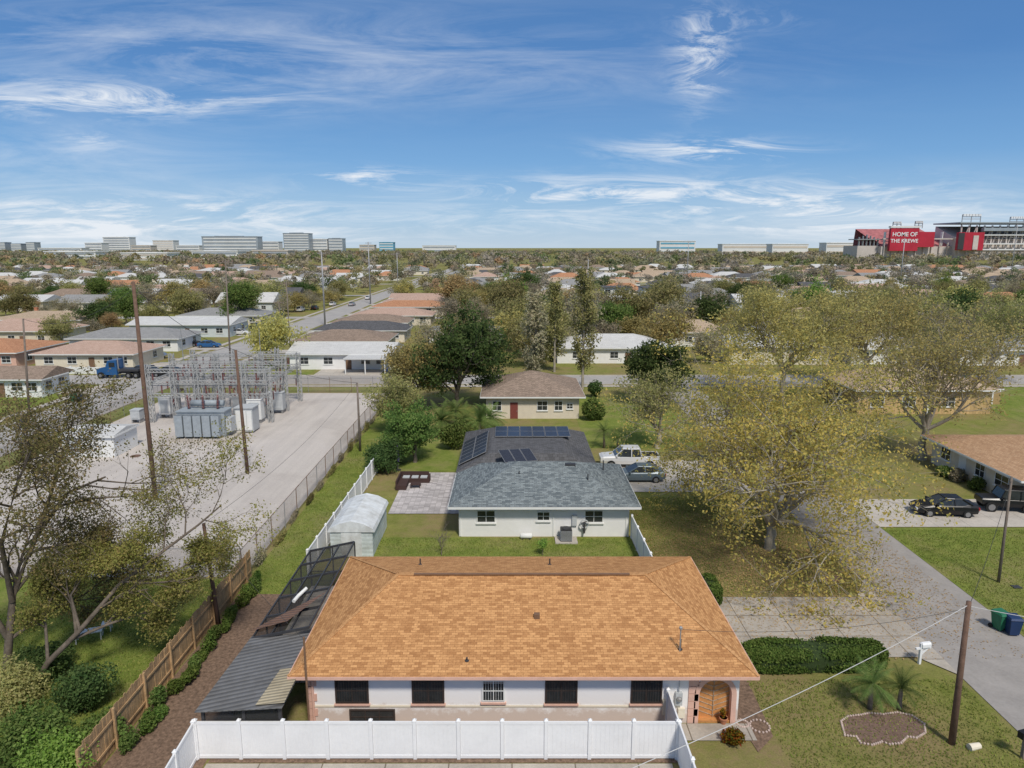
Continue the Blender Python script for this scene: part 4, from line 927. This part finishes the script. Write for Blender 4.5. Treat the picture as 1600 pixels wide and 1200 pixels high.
for (px,py,w,lb) in ((140,1000,1.3,'low white garden table in the shaded left yard'),(168,985,.5,'small pale stool right of the garden table')):
    X,Yy=G(px,py); t=thing('garden_table' if w>1 else 'garden_stool',lb,'table' if w>1 else 'stool',(X,Yy,0),.4); hz=.5 if w>1 else .4
    MB().box(-w/2,w/2,-.3,.3,hz,hz+.05).build('top' if w>1 else 'seat',M['trim'],t)
    for a in (-1,1):
        for b_ in (-1,1): MB().box(a*(w/2-.06)-.03,a*(w/2-.06)+.03,b_*.25-.03,b_*.25+.03,0,hz).build('leg',M['trim'],t)
X,Yy=G(1588,918); tag(MB().box(X-.25,X+.25,Yy-.2,Yy+.2,.02,.07).build('drain_cover',M['dark']),'dark drain cover in the green lawn at the right edge','drain cover')

# ---------------------------------------------------------------- handplaced trees
X,Yy=G(1215,872)
make_plant('oak_tree','big spreading oak with thin golden green leaves over the right driveway','tree',(X,Yy+1.5),gen_tree(37,15.0,10.8,.34,.13,14,(7,5,4),.24,-.01,14,.10,.40,keep=.84,el=(-.12,1.0)),'oakgold','palebark')
X,Yy=G(1440,718)
make_plant('oak_tree','tall half bare oak with mossy limbs in front of the ochre brick house','tree',(X,Yy),gen_tree(32,16.0,11,.36,.2,9,(6,5,4),.22,.05,8,.125,.42,keep=.8,el=(.2,1.0)),'oakyellow','palebark')
make_plant('oak_tree','tall sparse oak rising behind the big golden oak','tree',(38,97),gen_tree(33,17.5,11.5,.38,.25,9,(6,5,3),.2,.05,15,.16,.55,keep=.88),'oakyellow','palebark')
make_plant('oak_tree','sparse olive oak at upper right between the two tall oaks','tree',(54,106),gen_tree(34,16,10.5,.38,.25,8,(6,5,3),.2,.05,13,.16,.55,keep=.85),'oakyellow','palebark')
make_plant('oak_tree','wide bare oak at the right edge beyond the ochre house','tree',(76,110),gen_tree(35,14,9,.35,.25,7,(6,5,3),.2,.05,9,.16,.5,keep=.75),'olive','palebark')
make_plant('oak_tree','mossy grey oak beside the driveway in front of the big oak','tree',(15.5,72),gen_tree(36,8.5,5.5,.28,.22,7,(6,5,3),.24,.03,9,.12,.35,keep=.6),'olive','palebark')
make_plant('evergreen_tree','tall dark evergreen beside the beige house','tree',(-7.3,92),gen_tree(41,13.5,5.2,.3,.15,10,(6,4,3),.2,.05,16,.19,.4,el=(.0,1.0),keep=.9),'dark','bark')
make_plant('oak_tree','dark leafy oak right of the beige house','tree',(19.6,93),gen_tree(42,9,4.8,.3,.2,8,(5,4,3),.2,.05,20,.19,.45),'dark','bark')
make_plant('tree','ochre tinted tree at the far end of the side fence','tree',(-12.8,90),gen_tree(43,9,3.4,.22,.2,7,(5,4,3),.2,.08,16,.15,.4,keep=.8),'oakyellow','bark')
make_plant('tree','yellowing tree beside the grass strip, behind the round green tree','tree',(-13.2,78),gen_tree(44,6.6,2.4,.16,.2,7,(5,4,3),.2,.08,12,.13,.35,keep=.7),'olive','bark')
make_plant('tree','round bright green tree at the corner of the patio','tree',(-9.6,67),gen_tree(45,6.3,2.6,.2,.12,9,(5,4,3),.2,.05,24,.12,.32,el=(0,1)),'green','bark')
make_plant('tree','low dark shrubby tree behind the purple parasol','tree',(-12.0,64),gen_tree(46,3.2,1.7,.12,.1,8,(5,4),.2,.05,40,.1,.3,el=(0,1)),'dark','bark')
make_plant('shrub','flowering reddish green shrub left of the solar panels','shrub',(-6.5,72),gen_bush(47,2.0,1.8,3.0,5000,.13),'green','bark',trunkname='stem',crown='foliage')
make_plant('shrub','green shrub at the right side of the beige house','shrub',(10,84),gen_bush(48,1.6,1.5,3.0,3500,.14),'green','bark',trunkname='stem',crown='foliage')
make_plant('shrub','dark clipped shrub by the far corner of the beige house','shrub',(11.8,97.5),gen_bush(49,1.3,1.3,2.2,2500,.14),'dark','bark',trunkname='stem',crown='foliage')
for i,(x,y,h,r,lb) in enumerate(((10.5,103,17.5,2.1,'tall narrow ragged tree behind the beige house, right one'),(3.5,104,14,1.8,'tall narrow ragged tree behind the beige house, left one'),(7.2,118,15,1.9,'narrow tree across the street behind the two ragged trees'))):
    make_plant('tall_narrow_tree',lb,'tree',(x,y),gen_column(50+i,h,r,4200,.2),'olive' if i!=1 else 'grey','palebark')
for i,(x,y,h) in enumerate(((-8,77,3.6),(-5.6,78,3.2),(-3.6,76.5,3.4),(-6.6,80.5,4.2),(-2.6,80,2.8))):
    palm('bushy green palm in the clump in front of the beige house',x,y,h*.5,26,2.6,60+i,'palm clump before the beige house',tr=.16)
palm('small palm right of the slate grey roof beside the driveway',*G(944,700),1.8,20,1.5,70,tr=.11); palm('smaller palm with brown trunk beside the driveway',*G(965,703),1.2,16,1.1,71,tr=.1)
def limb(base,pl):
    out=[]
    for px,py,Y_ in pl:
        z=ZA(Y_,py); out.append((XA(px,Y_,z)-base[0],Y_-base[1],z))
    return out
B1=(XA(8,32),32.0)
pths=[(limb(B1,[(8,1085,32),(14,1000,32),(20,930,32.2),(55,840,32.8),(105,770,33.5),(165,745,34.2)]),.22),
      (limb(B1,[(19,940,32.1),(2,850,31.6),(25,760,31.2),(55,690,31)]),.14),(limb(B1,[(20,930,32.2),(60,880,33),(120,850,34),(180,860,35)]),.10),
      (limb(B1,[(45,870,32.6),(80,770,33),(100,700,33.6),(120,670,34)]),.1),(limb(B1,[(14,1000,32),(-60,880,31),(-90,760,30.5)]),.15),(limb(B1,[(14,1000,32),(70,960,33),(130,930,34.2),(170,900,35)]),.1)]
make_plant('oak_tree','half bare oak with dark limbs at the left edge, leaning over the gravel lot','tree',B1,gen_tree(81,0,0,0,kids=(8,6,4),wob=.24,up=.02,per=24,ls=.062,cl=.27,keep=.88,paths=pths,plen=.31),'rustolive','darkbark')
B2=(XA(45,30.5),30.5)
pths=[(limb(B2,[(45,1085,30.5),(75,1035,30.6),(125,985,31),(185,915,31.8),(250,865,32.6),(310,820,33.4),(345,790,33.8)]),.16),
      (limb(B2,[(110,1000,30.9),(170,975,31.8),(230,955,32.6),(285,930,33)]),.09),(limb(B2,[(190,910,31.9),(240,905,32.8),(300,880,33.8),(335,870,34.4)]),.08),(limb(B2,[(75,1035,30.6),(70,960,31.2),(95,900,32)]),.09),(limb(B2,[(125,985,31),(110,930,31.5),(150,870,32),(200,840,32.5)]),.08)]
make_plant('oak_tree','leaning leafy oak with long branches reaching toward the wooden fence','tree',B2,gen_tree(82,0,0,0,kids=(7,6,4),wob=.24,up=.03,per=28,ls=.062,cl=.24,keep=.9,paths=pths,plen=.23),'nearolive','darkbark')
for i,(px,py,rx,h,k,lb) in enumerate(((50,1190,1.9,2.4,'green','dense green shrub at the lower left corner'),(135,1110,1.6,2.1,'dark','dark leafy shrub behind the lower left corner shrub'),(30,1105,1.7,2.2,'olive','olive shrub at the left edge above the corner shrub'),(95,1225,1.6,2.3,'lime','pale lime green shrub at the bottom left corner'),(165,1160,1.0,1.3,'green','low green shrub near the wooden fence at lower left'),(75,1060,1.6,1.6,'dark','low dark shrub under the leaning oak'))):
    X,Yy=G(px,py); make_plant('shrub',lb,'shrub',(X,Yy),gen_bush(90+i,rx,rx,h,9000,.07,18),k,'bark',trunkname='stem',crown='foliage')
rg=random.Random(3)
for i in range(17):
    yy=26.5+i*.92; make_plant('vine_clump','leafy green vine clump on the wooden fence, number %d counted from the near end'%(i+1),'vine',(-16.1+rg.uniform(-.2,.3),yy),gen_bush(120+i,.45,.7,rg.uniform(.5,1.2),1500,.06,6),'hedge' if i%3 else 'green','bark',trunkname='stem',crown='foliage',group='vines along the wooden fence')
for i in range(14):
    yy=44+i*3.9; make_plant('weed_clump','weed clump at the chain link fence foot, number %d from the near end'%(i+1),'plant',(-17.0+rg.uniform(-.1,.2),yy),gen_bush(150+i,.25,1.7,rg.uniform(.4,1.2),900,.06,9),'rustolive' if i%2 else 'grey','bark',trunkname='stem',crown='foliage',group='weeds along the chain link fence')
make_plant('sapling','thin bare sapling in the rear lawn close to the orange roof','plant',(*G(690,868),0),gen_tree(170,2.4,.8,.03,.2,6,(4,3),.15,.15,1,.02,.1),'grey','bark')
make_plant('sapling','small leafy sapling right of the bare one in the rear lawn','plant',(*G(848,868),0),gen_tree(171,1.2,.4,.02,.2,5,(4,),.15,.15,12,.06,.1),'lime','bark')
for i,(px,py,lb) in enumerate(((1485,745,'left green shrub by the orange tan house at right'),(1532,765,'right green shrub by the orange tan house at right'),(1505,752,'small grey shrub between two green ones at right'))):
    X,Yy=G(px,py); make_plant('shrub',lb,'shrub',(X-.5,Yy),gen_bush(180+i,1.0,.9,1.2,2000,.08),'green' if i<2 else 'grey','bark',trunkname='stem',crown='foliage')
X,Yy=G(1300,905); o=tag(MB().lathe([(.7,0),(.5,.25),(.1,.4)],9).build('leaf_pile',M['litter']),'heap of raked leaves on the verge beside the road','leaf pile'); o.location=(X,Yy,0); o.scale=(1.2,.7,.7)

# ---------------------------------------------------------------- random mid-distance trees
PRO=[]
kinds=[('olive','leafy olive tree',.95,14),('grey','thin grey brown tree',.7,9),('green','full green tree',1,16),('dark','dark green tree',1,16),('oakyellow','yellowish tree',.85,12),('rusty','rusty orange tree',.9,14),('olive','spreading olive oak',.85,12),('lime','bright green tree',1,14),('grey','nearly bare grey tree',.5,6)]
for i,(lf,lb,kp,per) in enumerate(kinds):
    mb,v,q=gen_tree(200+i,10,4.8 if i!=6 else 6.5,.24,.2,7,(5,4,2),.22,.05,per,.22,.62,keep=kp,el=(.05,1))
    a=mb.build('trunk',M['palebark'] if kp<.9 else M['bark'],None,True); b=npmesh('crown',v,q,L[lf]); PRO.append((a.data,b.data,lb)); bpy.data.objects.remove(a); bpy.data.objects.remove(b)
rg=random.Random(77); ntree=0; cnt=[0]*len(PRO)
WT=[20,26,8,5,14,6,14,1,18]
def okspot(x,y,r=3.5):
    if abs(y-110.5)<5+r*.6 or (-64-r*.3<x<-48+r*.3): return False
    for q in (208,305,400,500):
        if abs(y-q-3)<5: return False
    for a,b,c,d in FOOT:
        if a-r*.3<x<b+r*.3 and c-9<y<d+r*.3: return rg.random()<(.06 if x<0 else .2) if y<c-2 else False
    return True
placed=[]
def where(x,y): return ('left of the long street' if x<-60 else 'in the middle' if x<20 else 'on the right')
def put(k,x,y,s,rz):
    global ntree
    cnt[k]+=1; a,b,lb=PRO[k]
    r=thing('tree','%s %s, number %d from the cross street'%(lb,where(x,y),cnt[k]),'tree',(x,y,0),rz,'trees among the far houses'); r.scale=(s,s,s*rg.uniform(.85,1.1))
    for nm,me in (('trunk',a),('crown',b)):
        o=bpy.data.objects.new(nm,me); C.objects.link(o); o.parent=r
    ntree+=1; placed.append((x,y,s))
cand=[]
for i in range(2300):
    yy=118+ (rg.random()**.75)*310; x=rg.uniform(-1,1)*(.75*yy+10); cand.append((yy,x))
cand.sort()
for yy,x in cand:
    if ntree>=280: break
    if not okspot(x,yy) : continue
    if -62<x<-18 and yy<290 and rg.random()<.8: continue
    if x<-60 and yy<210 and rg.random()<.5: continue
    if any((x-a)**2+(yy-b)**2<(6)**2 for a,b,_ in placed[-60:]): continue
    big=x>-10 and yy<200
    put(rg.choices(range(len(PRO)),WT)[0],x,yy,rg.uniform(.75,1.3) if big else rg.uniform(.5,1.05),rg.uniform(0,6.28))
ymax=placed[-1][1] if placed else 300
for k,px,yy,s in ((5,712,235,1.35),(7,797,262,1.2),(2,378,195,1.1),(0,385,215,1.1),(3,820,290,1.2),(4,1500,200,1.1)): put(k,XA(px,yy),yy,s,rg.uniform(0,6))
def farwood(name,n,y0,y1,per,ls,seed,hmin,hmax,rr,chk):
    rs=np.random.RandomState(seed); V=[];COL=[]
    pal=np.array([(.31,.30,.15),(.36,.31,.22),(.20,.25,.11),(.15,.19,.10),(.40,.34,.18),(.42,.29,.18),(.39,.345,.28),(.28,.28,.18),(.34,.29,.21)])  # tree colours greyed slightly, a little distance haze put into the palette
    wt=np.array([20,24,9,7,13,4,18,14,16.]); wt/=wt.sum(); k=0; tries=0
    while k<n and tries<n*5:
        tries+=1; yy=math.sqrt(rs.uniform(y0*y0,y1*y1)); x=rs.uniform(-1,1)*(.76*yy+15)
        if chk and not okspot(x,yy,3): continue
        k+=1; h=rs.uniform(hmin,hmax); r=rs.uniform(*rr); nl=rs.randint(5,9); u=rs.normal(size=(per,3)); u/=np.linalg.norm(u,axis=1)[:,None]
        lc=rs.normal(size=(nl,3))*np.array([r*.42,r*.42,h*.14])+np.array([0,0,h*.6]); ix=rs.randint(0,nl,per); rad=rs.uniform(.35,.6,nl)[ix][:,None]*r
        c=lc[ix]+u*rad*rs.uniform(.6,1.1,(per,1))*np.array([1,1,.75]); c[:,2]=np.maximum(c[:,2],.4)
        v,_=leafquads(c+np.array([x,yy,0]),ls,rs,u,.5,.7); V.append(v)
        col=pal[rs.choice(len(pal),p=wt)]*rs.uniform(.8,1.2); cc=col*rs.uniform(.85,1.15,(per,1)); COL.append(np.repeat(np.hstack([cc,np.ones((per,1))]),4,0))
    V=np.concatenate(V); COL=np.concatenate(COL)
    return tag(npmesh(name,V,np.arange(len(V)).reshape(-1,4),M['wood_far'],None,COL),'mixed olive and brown woodland covering the distance up to the skyline' if y0>500 else 'mass of olive and bare brown trees packed between the far roofs','woodland',kind='stuff')
m,t,o=nt('woodland_leaf'); at=t.nodes.new('ShaderNodeAttribute'); at.attribute_name='col'; d=t.nodes.new('ShaderNodeBsdfDiffuse'); t.links.new(at.outputs['Color'],d.inputs[0]); tl=t.nodes.new('ShaderNodeBsdfTranslucent'); t.links.new(at.outputs['Color'],tl.inputs[0]); mx=t.nodes.new('ShaderNodeMixShader'); mx.inputs[0].default_value=.35; t.links.new(d.outputs[0],mx.inputs[1]); t.links.new(tl.outputs[0],mx.inputs[2]); t.links.new(mx.outputs[0],o.inputs[0]); M['wood_far']=m
print('ymax',ymax,'trees',ntree,'houses',len(FOOT))
farwood('woodland',820,ymax*.98,640,300,.42,5,5,9.5,(2.6,5),True)
farwood('distant_woodland',1900,620,2300,120,1.4,6,7,11,(6,12),False)

# ---------------------------------------------------------------- skyline
def tower(px0,px1,pt,Y,fl,wm,gm,label,D=40,name='tower',top=None):
    x0,x1=XA(px0,Y),XA(px1,Y); z=ZA(Y,pt); w=(x1-x0); t=thing(name,label,'building',((x0+x1)/2,Y,0))
    MB().box(-w/2,w/2,0,D,0,z).box(-w*.3,w*.2,D*.3,D*.7,z,z+max(2,z*.06)).build('wall',M[wm],t); s=z/fl
    for k in range(fl): MB().box(-w*.47,w*.47,-.6,.0-.01,k*s+s*.35,k*s+s*.7).build('window_band',M[gm],t)
    MB().box(-w/2-1,w/2+1,-1,D+1,z,z+1.5).build('parapet',M[wm],t)
TW=[(0,9,379,3000,6,'towerglass','towerwhite','bluish block at the extreme left of the skyline'),(18,34,381,3000,5,'towerglass','towerwhite','low bluish block, second from the left of the skyline'),(42,55,379,3000,5,'towerglass','towerwhite','blue glass block, third from the left of the skyline'),
(134,160,380,2200,4,'towerwhite','towerglass','low white terminal block left of the white hotel'),(163,204,371,2300,7,'towerwhite','towerglass','white hotel block with long window bands at left'),(60,128,388,2100,2,'towerwhite','towerglass','long low white hall at far left under the skyline'),(206,236,384,2200,3,'towertan','towerglass','low tan block right of the white hotel'),(240,272,376,2300,6,'towerwhite','towertan','pale block with orange stripes left of the parking deck'),(276,312,384,2200,3,'towerwhite','towerglass','low white block just left of the parking deck'),
(317,404,370,2100,5,'towerglass','towerwhite','wide dark parking deck with white floor lines'),(405,436,378,2200,4,'towerwhite','towerglass','white block between the parking deck and the tall grey tower'),(444,484,365,2100,8,'towerglass','towerwhite','tall grey glass office tower on the left skyline'),(486,512,374,2150,5,'towerwhite','towerglass','grey office block right of the tall glass tower'),(514,536,373,2150,5,'towerglass','towerwhite','dark office block right of the grey one'),
(562,585,383,2500,3,'towertan','towerglass','low tan block left of the blue roofed block'),(593,615,379,2500,4,'towerblue','towerwhite','small blue block in the middle left of the horizon'),(660,712,384,2600,2,'towerwhite','towerglass','long low white roof near the middle of the horizon'),
(1030,1086,377,1900,3,'towerwhite','towerblue','pale hangar with bright blue band right of the middle'),(1128,1200,382,1800,2,'towerwhite','towertan','long white warehouse left of the stadium'),(1206,1262,382,1700,2,'towerwhite','towertan','second long white warehouse left of the stadium'),(1290,1340,380,1700,2,'towerwhite','towertan','pale hall immediately left of the stadium'),
(70,150,394,1250,2,'towerwhite','towerglass','long white warehouse among trees under the left skyline'),(190,262,396,1100,2,'towerwhite','towertan','white commercial building among trees below the white hotel'),(300,372,393,1200,2,'towerwhite','towerglass','white commercial building below the parking deck'),(395,450,392,1250,2,'towertan','towerglass','tan commercial building below the tall grey tower')]
for a in TW: tower(*a)
SY=1150
def SXp(px): return XA(px,SY)
t=thing('stadium','large red and concrete football stadium on the right horizon with light towers','stadium',(SXp(1480),SY,0)); o0=SXp(1480)
def sb(mb,p0,p1,ya,yb,dy0,dy1): return mb.box(SXp(p0)-o0,SXp(p1)-o0,dy0,dy1,max(0,ZA(SY,yb)) if yb<398 else 0,ZA(SY,ya))
sb(MB(),1352,1388,384,400,30,80).build('end_hall',M['conc'],t)
for k in range(6): sb(MB(),1354+k*6,1355+k*6,366+abs(k-2)*2,384,30,34).build('column',M['steel'],t)
sb(MB(),1350,1392,373,374.5,28,60).build('walkway',M['steel'],t)
sb(MB(),1385,1498,385,400,20,40).build('concourse_wall',M['conc'],t)
z0,z1=ZA(SY,385),ZA(SY,355)
MB().add([(SXp(1385)-o0,22,z0),(SXp(1498)-o0,22,z0),(SXp(1498)-o0,120,z1),(SXp(1388)-o0,120,z1),(SXp(1385)-o0,122,0),(SXp(1498)-o0,122,0)],[(0,1,2,3),(3,2,5,4)]).build('seat_bank',M['seats'],t)
for k in range(9):
    p=1388+k*12.5; sb(MB(),p,p+1.2,379,400,17,19.5).build('column',M['conc'],t)
for k in range(7): sb(MB(),1390+k*15,1391+k*15,362,384,20,26).build('stair_wall',M['towerwhite'],t)
sb(MB(),1385,1498,372,374,16,20).build('walkway',M['conc'],t)
sb(MB(),1496,1640,374,400,10,60).build('grandstand_base',M['conc'],t)
MB().add([(SXp(1496)-o0,5,ZA(SY,374)),(SXp(1650)-o0,5,ZA(SY,374)),(SXp(1650)-o0,70,ZA(SY,352)),(SXp(1496)-o0,70,ZA(SY,352)),(SXp(1496)-o0,70,ZA(SY,374)),(SXp(1650)-o0,70,ZA(SY,374))],[(0,1,2,3),(0,3,4),(1,5,2),(3,2,5,4)]).build('upper_deck',M['conc'],t)
sb(MB(),1494,1650,347,349,0,74).build('press_box',M['transf'],t); sb(MB(),1530,1650,356,361,-3,4).build('glass_band',M['towerglass'],t)
for k in range(12):
    p=1500+k*12; mb=MB(); mb.beam((SXp(p)-o0,6,ZA(SY,398)),(SXp(p)-o0,6,ZA(SY,352)),2.0); mb.beam((SXp(p)-o0,6,ZA(SY,390)),(SXp(p+12)-o0,6,ZA(SY,352)),1.2); mb.build('frame',M['conc'],t)
for k,yy_ in enumerate((366,380,389)): sb(MB(),1496,1650,yy_,yy_+2,1,5).build('gallery',M['towerwhite'],t)
for (p0,p1,ya) in ((1514,1543,334),(1590,1612,338),(1405,1418,346),(1440,1452,345)):
    mb=MB(); zt=ZA(SY,ya); zb=ZA(SY,351); a,b=SXp(p0)-o0,SXp(p1)-o0
    for xx in (a,(a+b)/2,b): mb.beam((xx,30,zb-5),(xx,30,zt),.9)
    for k in range(3): mb.beam((a,30,zt-k*3.5),(b,30,zt-k*3.5),1.0)
    mb.build('light_tower',M['steel'],t)
    for k in range(6):
        MB().box(a+(b-a)*k/6+.4,a+(b-a)*(k+1)/6-.4,28,29.4,zt-2.4,zt+.8).build('lamp_bank',M['towerwhite'],t)
brd=sb(MB(),1392,1436,356,392,8,14).build('scoreboard',M['red'],t)
sb(MB(),1391,1437,353,355.5,7,15).build('scoreboard_cap',M['towerwhite'],brd)
sb(MB(),1437,1462,362,386,10,14).build('banner',M['red'],t)
b2=sb(MB(),1491,1531,363,391,-4,2).build('banner',M['red'],t); sb(MB(),1491,1500,364,390,-5,-4.1).build('banner_panel',M['dark'],b2); sb(MB(),1514,1522,368,390,-5,-4.1).build('banner_figure',M['conc'],b2)
def text(body,px,py,size,parent,yoff,m):
    cu=bpy.data.curves.new('sign_text','FONT'); cu.body=body; cu.size=size; cu.align_x='CENTER'; cu.extrude=.15; cu.offset=.12
    ob=bpy.data.objects.new('tmp',cu); C.objects.link(ob); bpy.context.view_layer.update(); me=bpy.data.meshes.new_from_object(ob.evaluated_get(bpy.context.evaluated_depsgraph_get())); bpy.data.objects.remove(ob)
    me.materials.clear(); me.materials.append(m); q=bpy.data.objects.new('lettering',me); C.objects.link(q); q.parent=parent; q.rotation_euler=(R(90),0,0); q.location=(SXp(px)-o0,yoff,ZA(SY,py)); return q
text('HOME OF',1414,369,9.2,brd,7.7,M['vinyl']); text('THE KREWE',1414,379,8.2,brd,7.7,M['vinyl'])

# ---------------------------------------------------------------- ground cover
rs=np.random.RandomState(8); n=26000
c=np.stack([rs.normal(17.5,6,n),rs.normal(45,6.5,n),np.full(n,.06)],1); c=c[(c[:,0]>9.3)&(c[:,0]<27)&(c[:,1]<57.8)&(c[:,1]>33)]
v,q=leafquads(c,.05,rs,np.tile([0,0,1.],(len(c),1)),.8); tag(npmesh('fallen_leaves',v,q,L['litter']),'scattered tan fallen leaves under the big oak','fallen leaves',kind='stuff')
def tufts(name,label,rects,n,hh,seed):
    rs=np.random.RandomState(seed); A=np.array([(b-a)*(d-c) for a,b,c,d in rects],float); ix=rs.choice(len(rects),n,p=A/A.sum()); rr=np.array(rects,float)[ix]
    x=rr[:,0]+rs.rand(n)*(rr[:,1]-rr[:,0]); y=rr[:,2]+rs.rand(n)*(rr[:,3]-rr[:,2]); a=rs.rand(n)*6.28; w=.035; h=hh*rs.uniform(.4,1.3,n); z=np.full(n,.01)
    p=np.stack([np.stack([x-np.cos(a)*w,y-np.sin(a)*w,z],1),np.stack([x+np.cos(a)*w,y+np.sin(a)*w,z],1),np.stack([x+rs.normal(0,.04,n),y+rs.normal(0,.04,n),z+h],1)],1).reshape(-1,3)
    tag(npmesh(name,p,np.arange(3*n).reshape(n,3),L['blade']),label,'grass',kind='stuff')
tufts('grass','short grass blades over the lawns around the houses',[(-16.9,-13.3,40,75),(9.3,22,40,57),(11.5,22,24,31.3),(28.2,50,30,50),(-11,8.6,40,48.5),(-30,-17.3,26,41.8)],120000,.09,9)

# ---------------------------------------------------------------- light, sky, camera
az=Vector((.26,-.72,0)).normalized(); el=R(52); sd=Vector((az.x*math.cos(el),az.y*math.cos(el),math.sin(el)))
ld=bpy.data.lights.new('sun','SUN'); ld.energy=3.2; ld.angle=R(8); ld.color=(1,.94,.84); lo=bpy.data.objects.new('sun',ld); C.objects.link(lo); lo.rotation_euler=sd.to_track_quat('Z','Y').to_euler(); lo.location=(0,0,80)
W=bpy.data.worlds.new('World'); bpy.context.scene.world=W; W.use_nodes=True; t=W.node_tree; t.nodes.clear()
STR=.15
wo=t.nodes.new('ShaderNodeOutputWorld'); bg=t.nodes.new('ShaderNodeBackground'); sk=t.nodes.new('ShaderNodeTexSky'); sk.sky_type='NISHITA'; sk.sun_disc=False; sk.sun_elevation=el; sk.sun_rotation=math.atan2(az.x,az.y); sk.air_density=1.0; sk.dust_density=.8; sk.ozone_density=1.5
tc=t.nodes.new('ShaderNodeTexCoord'); sp=t.nodes.new('ShaderNodeSeparateXYZ'); t.links.new(tc.outputs['Generated'],sp.inputs[0])
yy_=math_(t,'MAXIMUM',sp.outputs[1],.08); U=math_(t,'DIVIDE',sp.outputs[0],yy_); Wv=math_(t,'DIVIDE',sp.outputs[2],yy_)
cb=t.nodes.new('ShaderNodeCombineXYZ'); t.links.new(U,cb.inputs[0]); t.links.new(Wv,cb.inputs[1])
def streak(rot,sx,sy,lo_,hi,dist,off=0,rough=.68):
    mp=t.nodes.new('ShaderNodeMapping'); mp.inputs['Rotation'].default_value=(0,0,rot); mp.inputs['Scale'].default_value=(sx,sy,1); mp.inputs['Location'].default_value=(off,off*.7,0); t.links.new(cb.outputs[0],mp.inputs[0])
    return ramp(t,noise(t,mp.outputs[0],1.0,12,rough,dist),[(lo_,(0,0,0)),(hi,(1,1,1))])
s1=streak(.12,4,30,.46,.68,1.3,1.0); s2=streak(-.22,5,32,.46,.68,1.4,4.0); s3=streak(.14,2.0,15,.42,.74,1.2,7.0); s4=streak(.95,8,26,.46,.66,1.8,2.0)
def blob(px,py,rx,ry,amp):
    dn=F*math.cos(P)-(py-600)*math.sin(P); u0=(px-800)/dn; w0=(-F*math.sin(P)-(py-600)*math.cos(P))/dn
    a=math_(t,'DIVIDE',math_(t,'SUBTRACT',U,u0),rx/dn); b=math_(t,'DIVIDE',math_(t,'SUBTRACT',Wv,w0),ry/dn)
    return math_(t,'MULTIPLY',math_(t,'EXPONENT',math_(t,'MULTIPLY',math_(t,'ADD',math_(t,'MULTIPLY',a,a),math_(t,'MULTIPLY',b,b)),-1.0)),amp)
def addall(l):
    r=l[0]
    for x in l[1:]: r=math_(t,'ADD',r,x)
    return r
cA=math_(t,'MULTIPLY',s1,addall([blob(150,155,260,26,1.4),blob(150,345,380,38,1.5),blob(560,275,75,12,1.2),blob(900,350,600,26,.6),blob(140,222,50,14,.8),blob(640,285,90,14,.7)]))
cB=math_(t,'MULTIPLY',s2,addall([blob(930,300,170,20,1.6),blob(1260,325,260,36,1.6),blob(1100,235,130,18,1.2),blob(320,370,300,22,1.0),blob(800,330,120,22,.6)]))
cC=math_(t,'MULTIPLY',s3,addall([blob(250,60,450,80,.5),blob(700,110,520,60,.34),blob(60,250,260,50,.45),blob(1450,350,340,50,.7),blob(150,350,400,40,.5)]))
cD=math_(t,'MULTIPLY',s4,addall([blob(1095,85,42,65,1.0),blob(1190,30,60,18,.3)]))
mm=math_(t,'ADD',math_(t,'ADD',cA,cB),math_(t,'ADD',cC,cD),True)
def sc_(c): return tuple(x/STR for x in c)
el_=math_(t,'MAXIMUM',sp.outputs[2],0.0)
base=ramp(t,el_,[(0,(.49,.63,.78)),(.035,(.30,.50,.74)),(.11,(.125,.33,.65)),(.22,(.055,.20,.50)),(.34,(.06,.18,.44)),(.55,(.20,.27,.40)),(1,(.30,.34,.42))])
base=mix(t,base,(1/STR,)*3,1.0,'MULTIPLY')
colr=mix(t,sk.outputs[0],base,.85); colr=mix(t,colr,sc_((.84,.88,.93)),math_(t,'MULTIPLY',mm,.9))
t.links.new(colr,bg.inputs[0]); bg.inputs[1].default_value=STR; t.links.new(bg.outputs[0],wo.inputs[0])
cd=bpy.data.cameras.new('camera'); cam=bpy.data.objects.new('camera',cd); C.objects.link(cam); cam.location=(0,0,H); cam.rotation_euler=(R(90)-P,0,0); cd.lens=F/1600*36; cd.sensor_width=36; cd.clip_end=20000; cd.clip_start=.5
S=bpy.context.scene; S.camera=cam; S.view_settings.view_transform='Standard'; S.view_settings.look='None'; S.view_settings.exposure=0
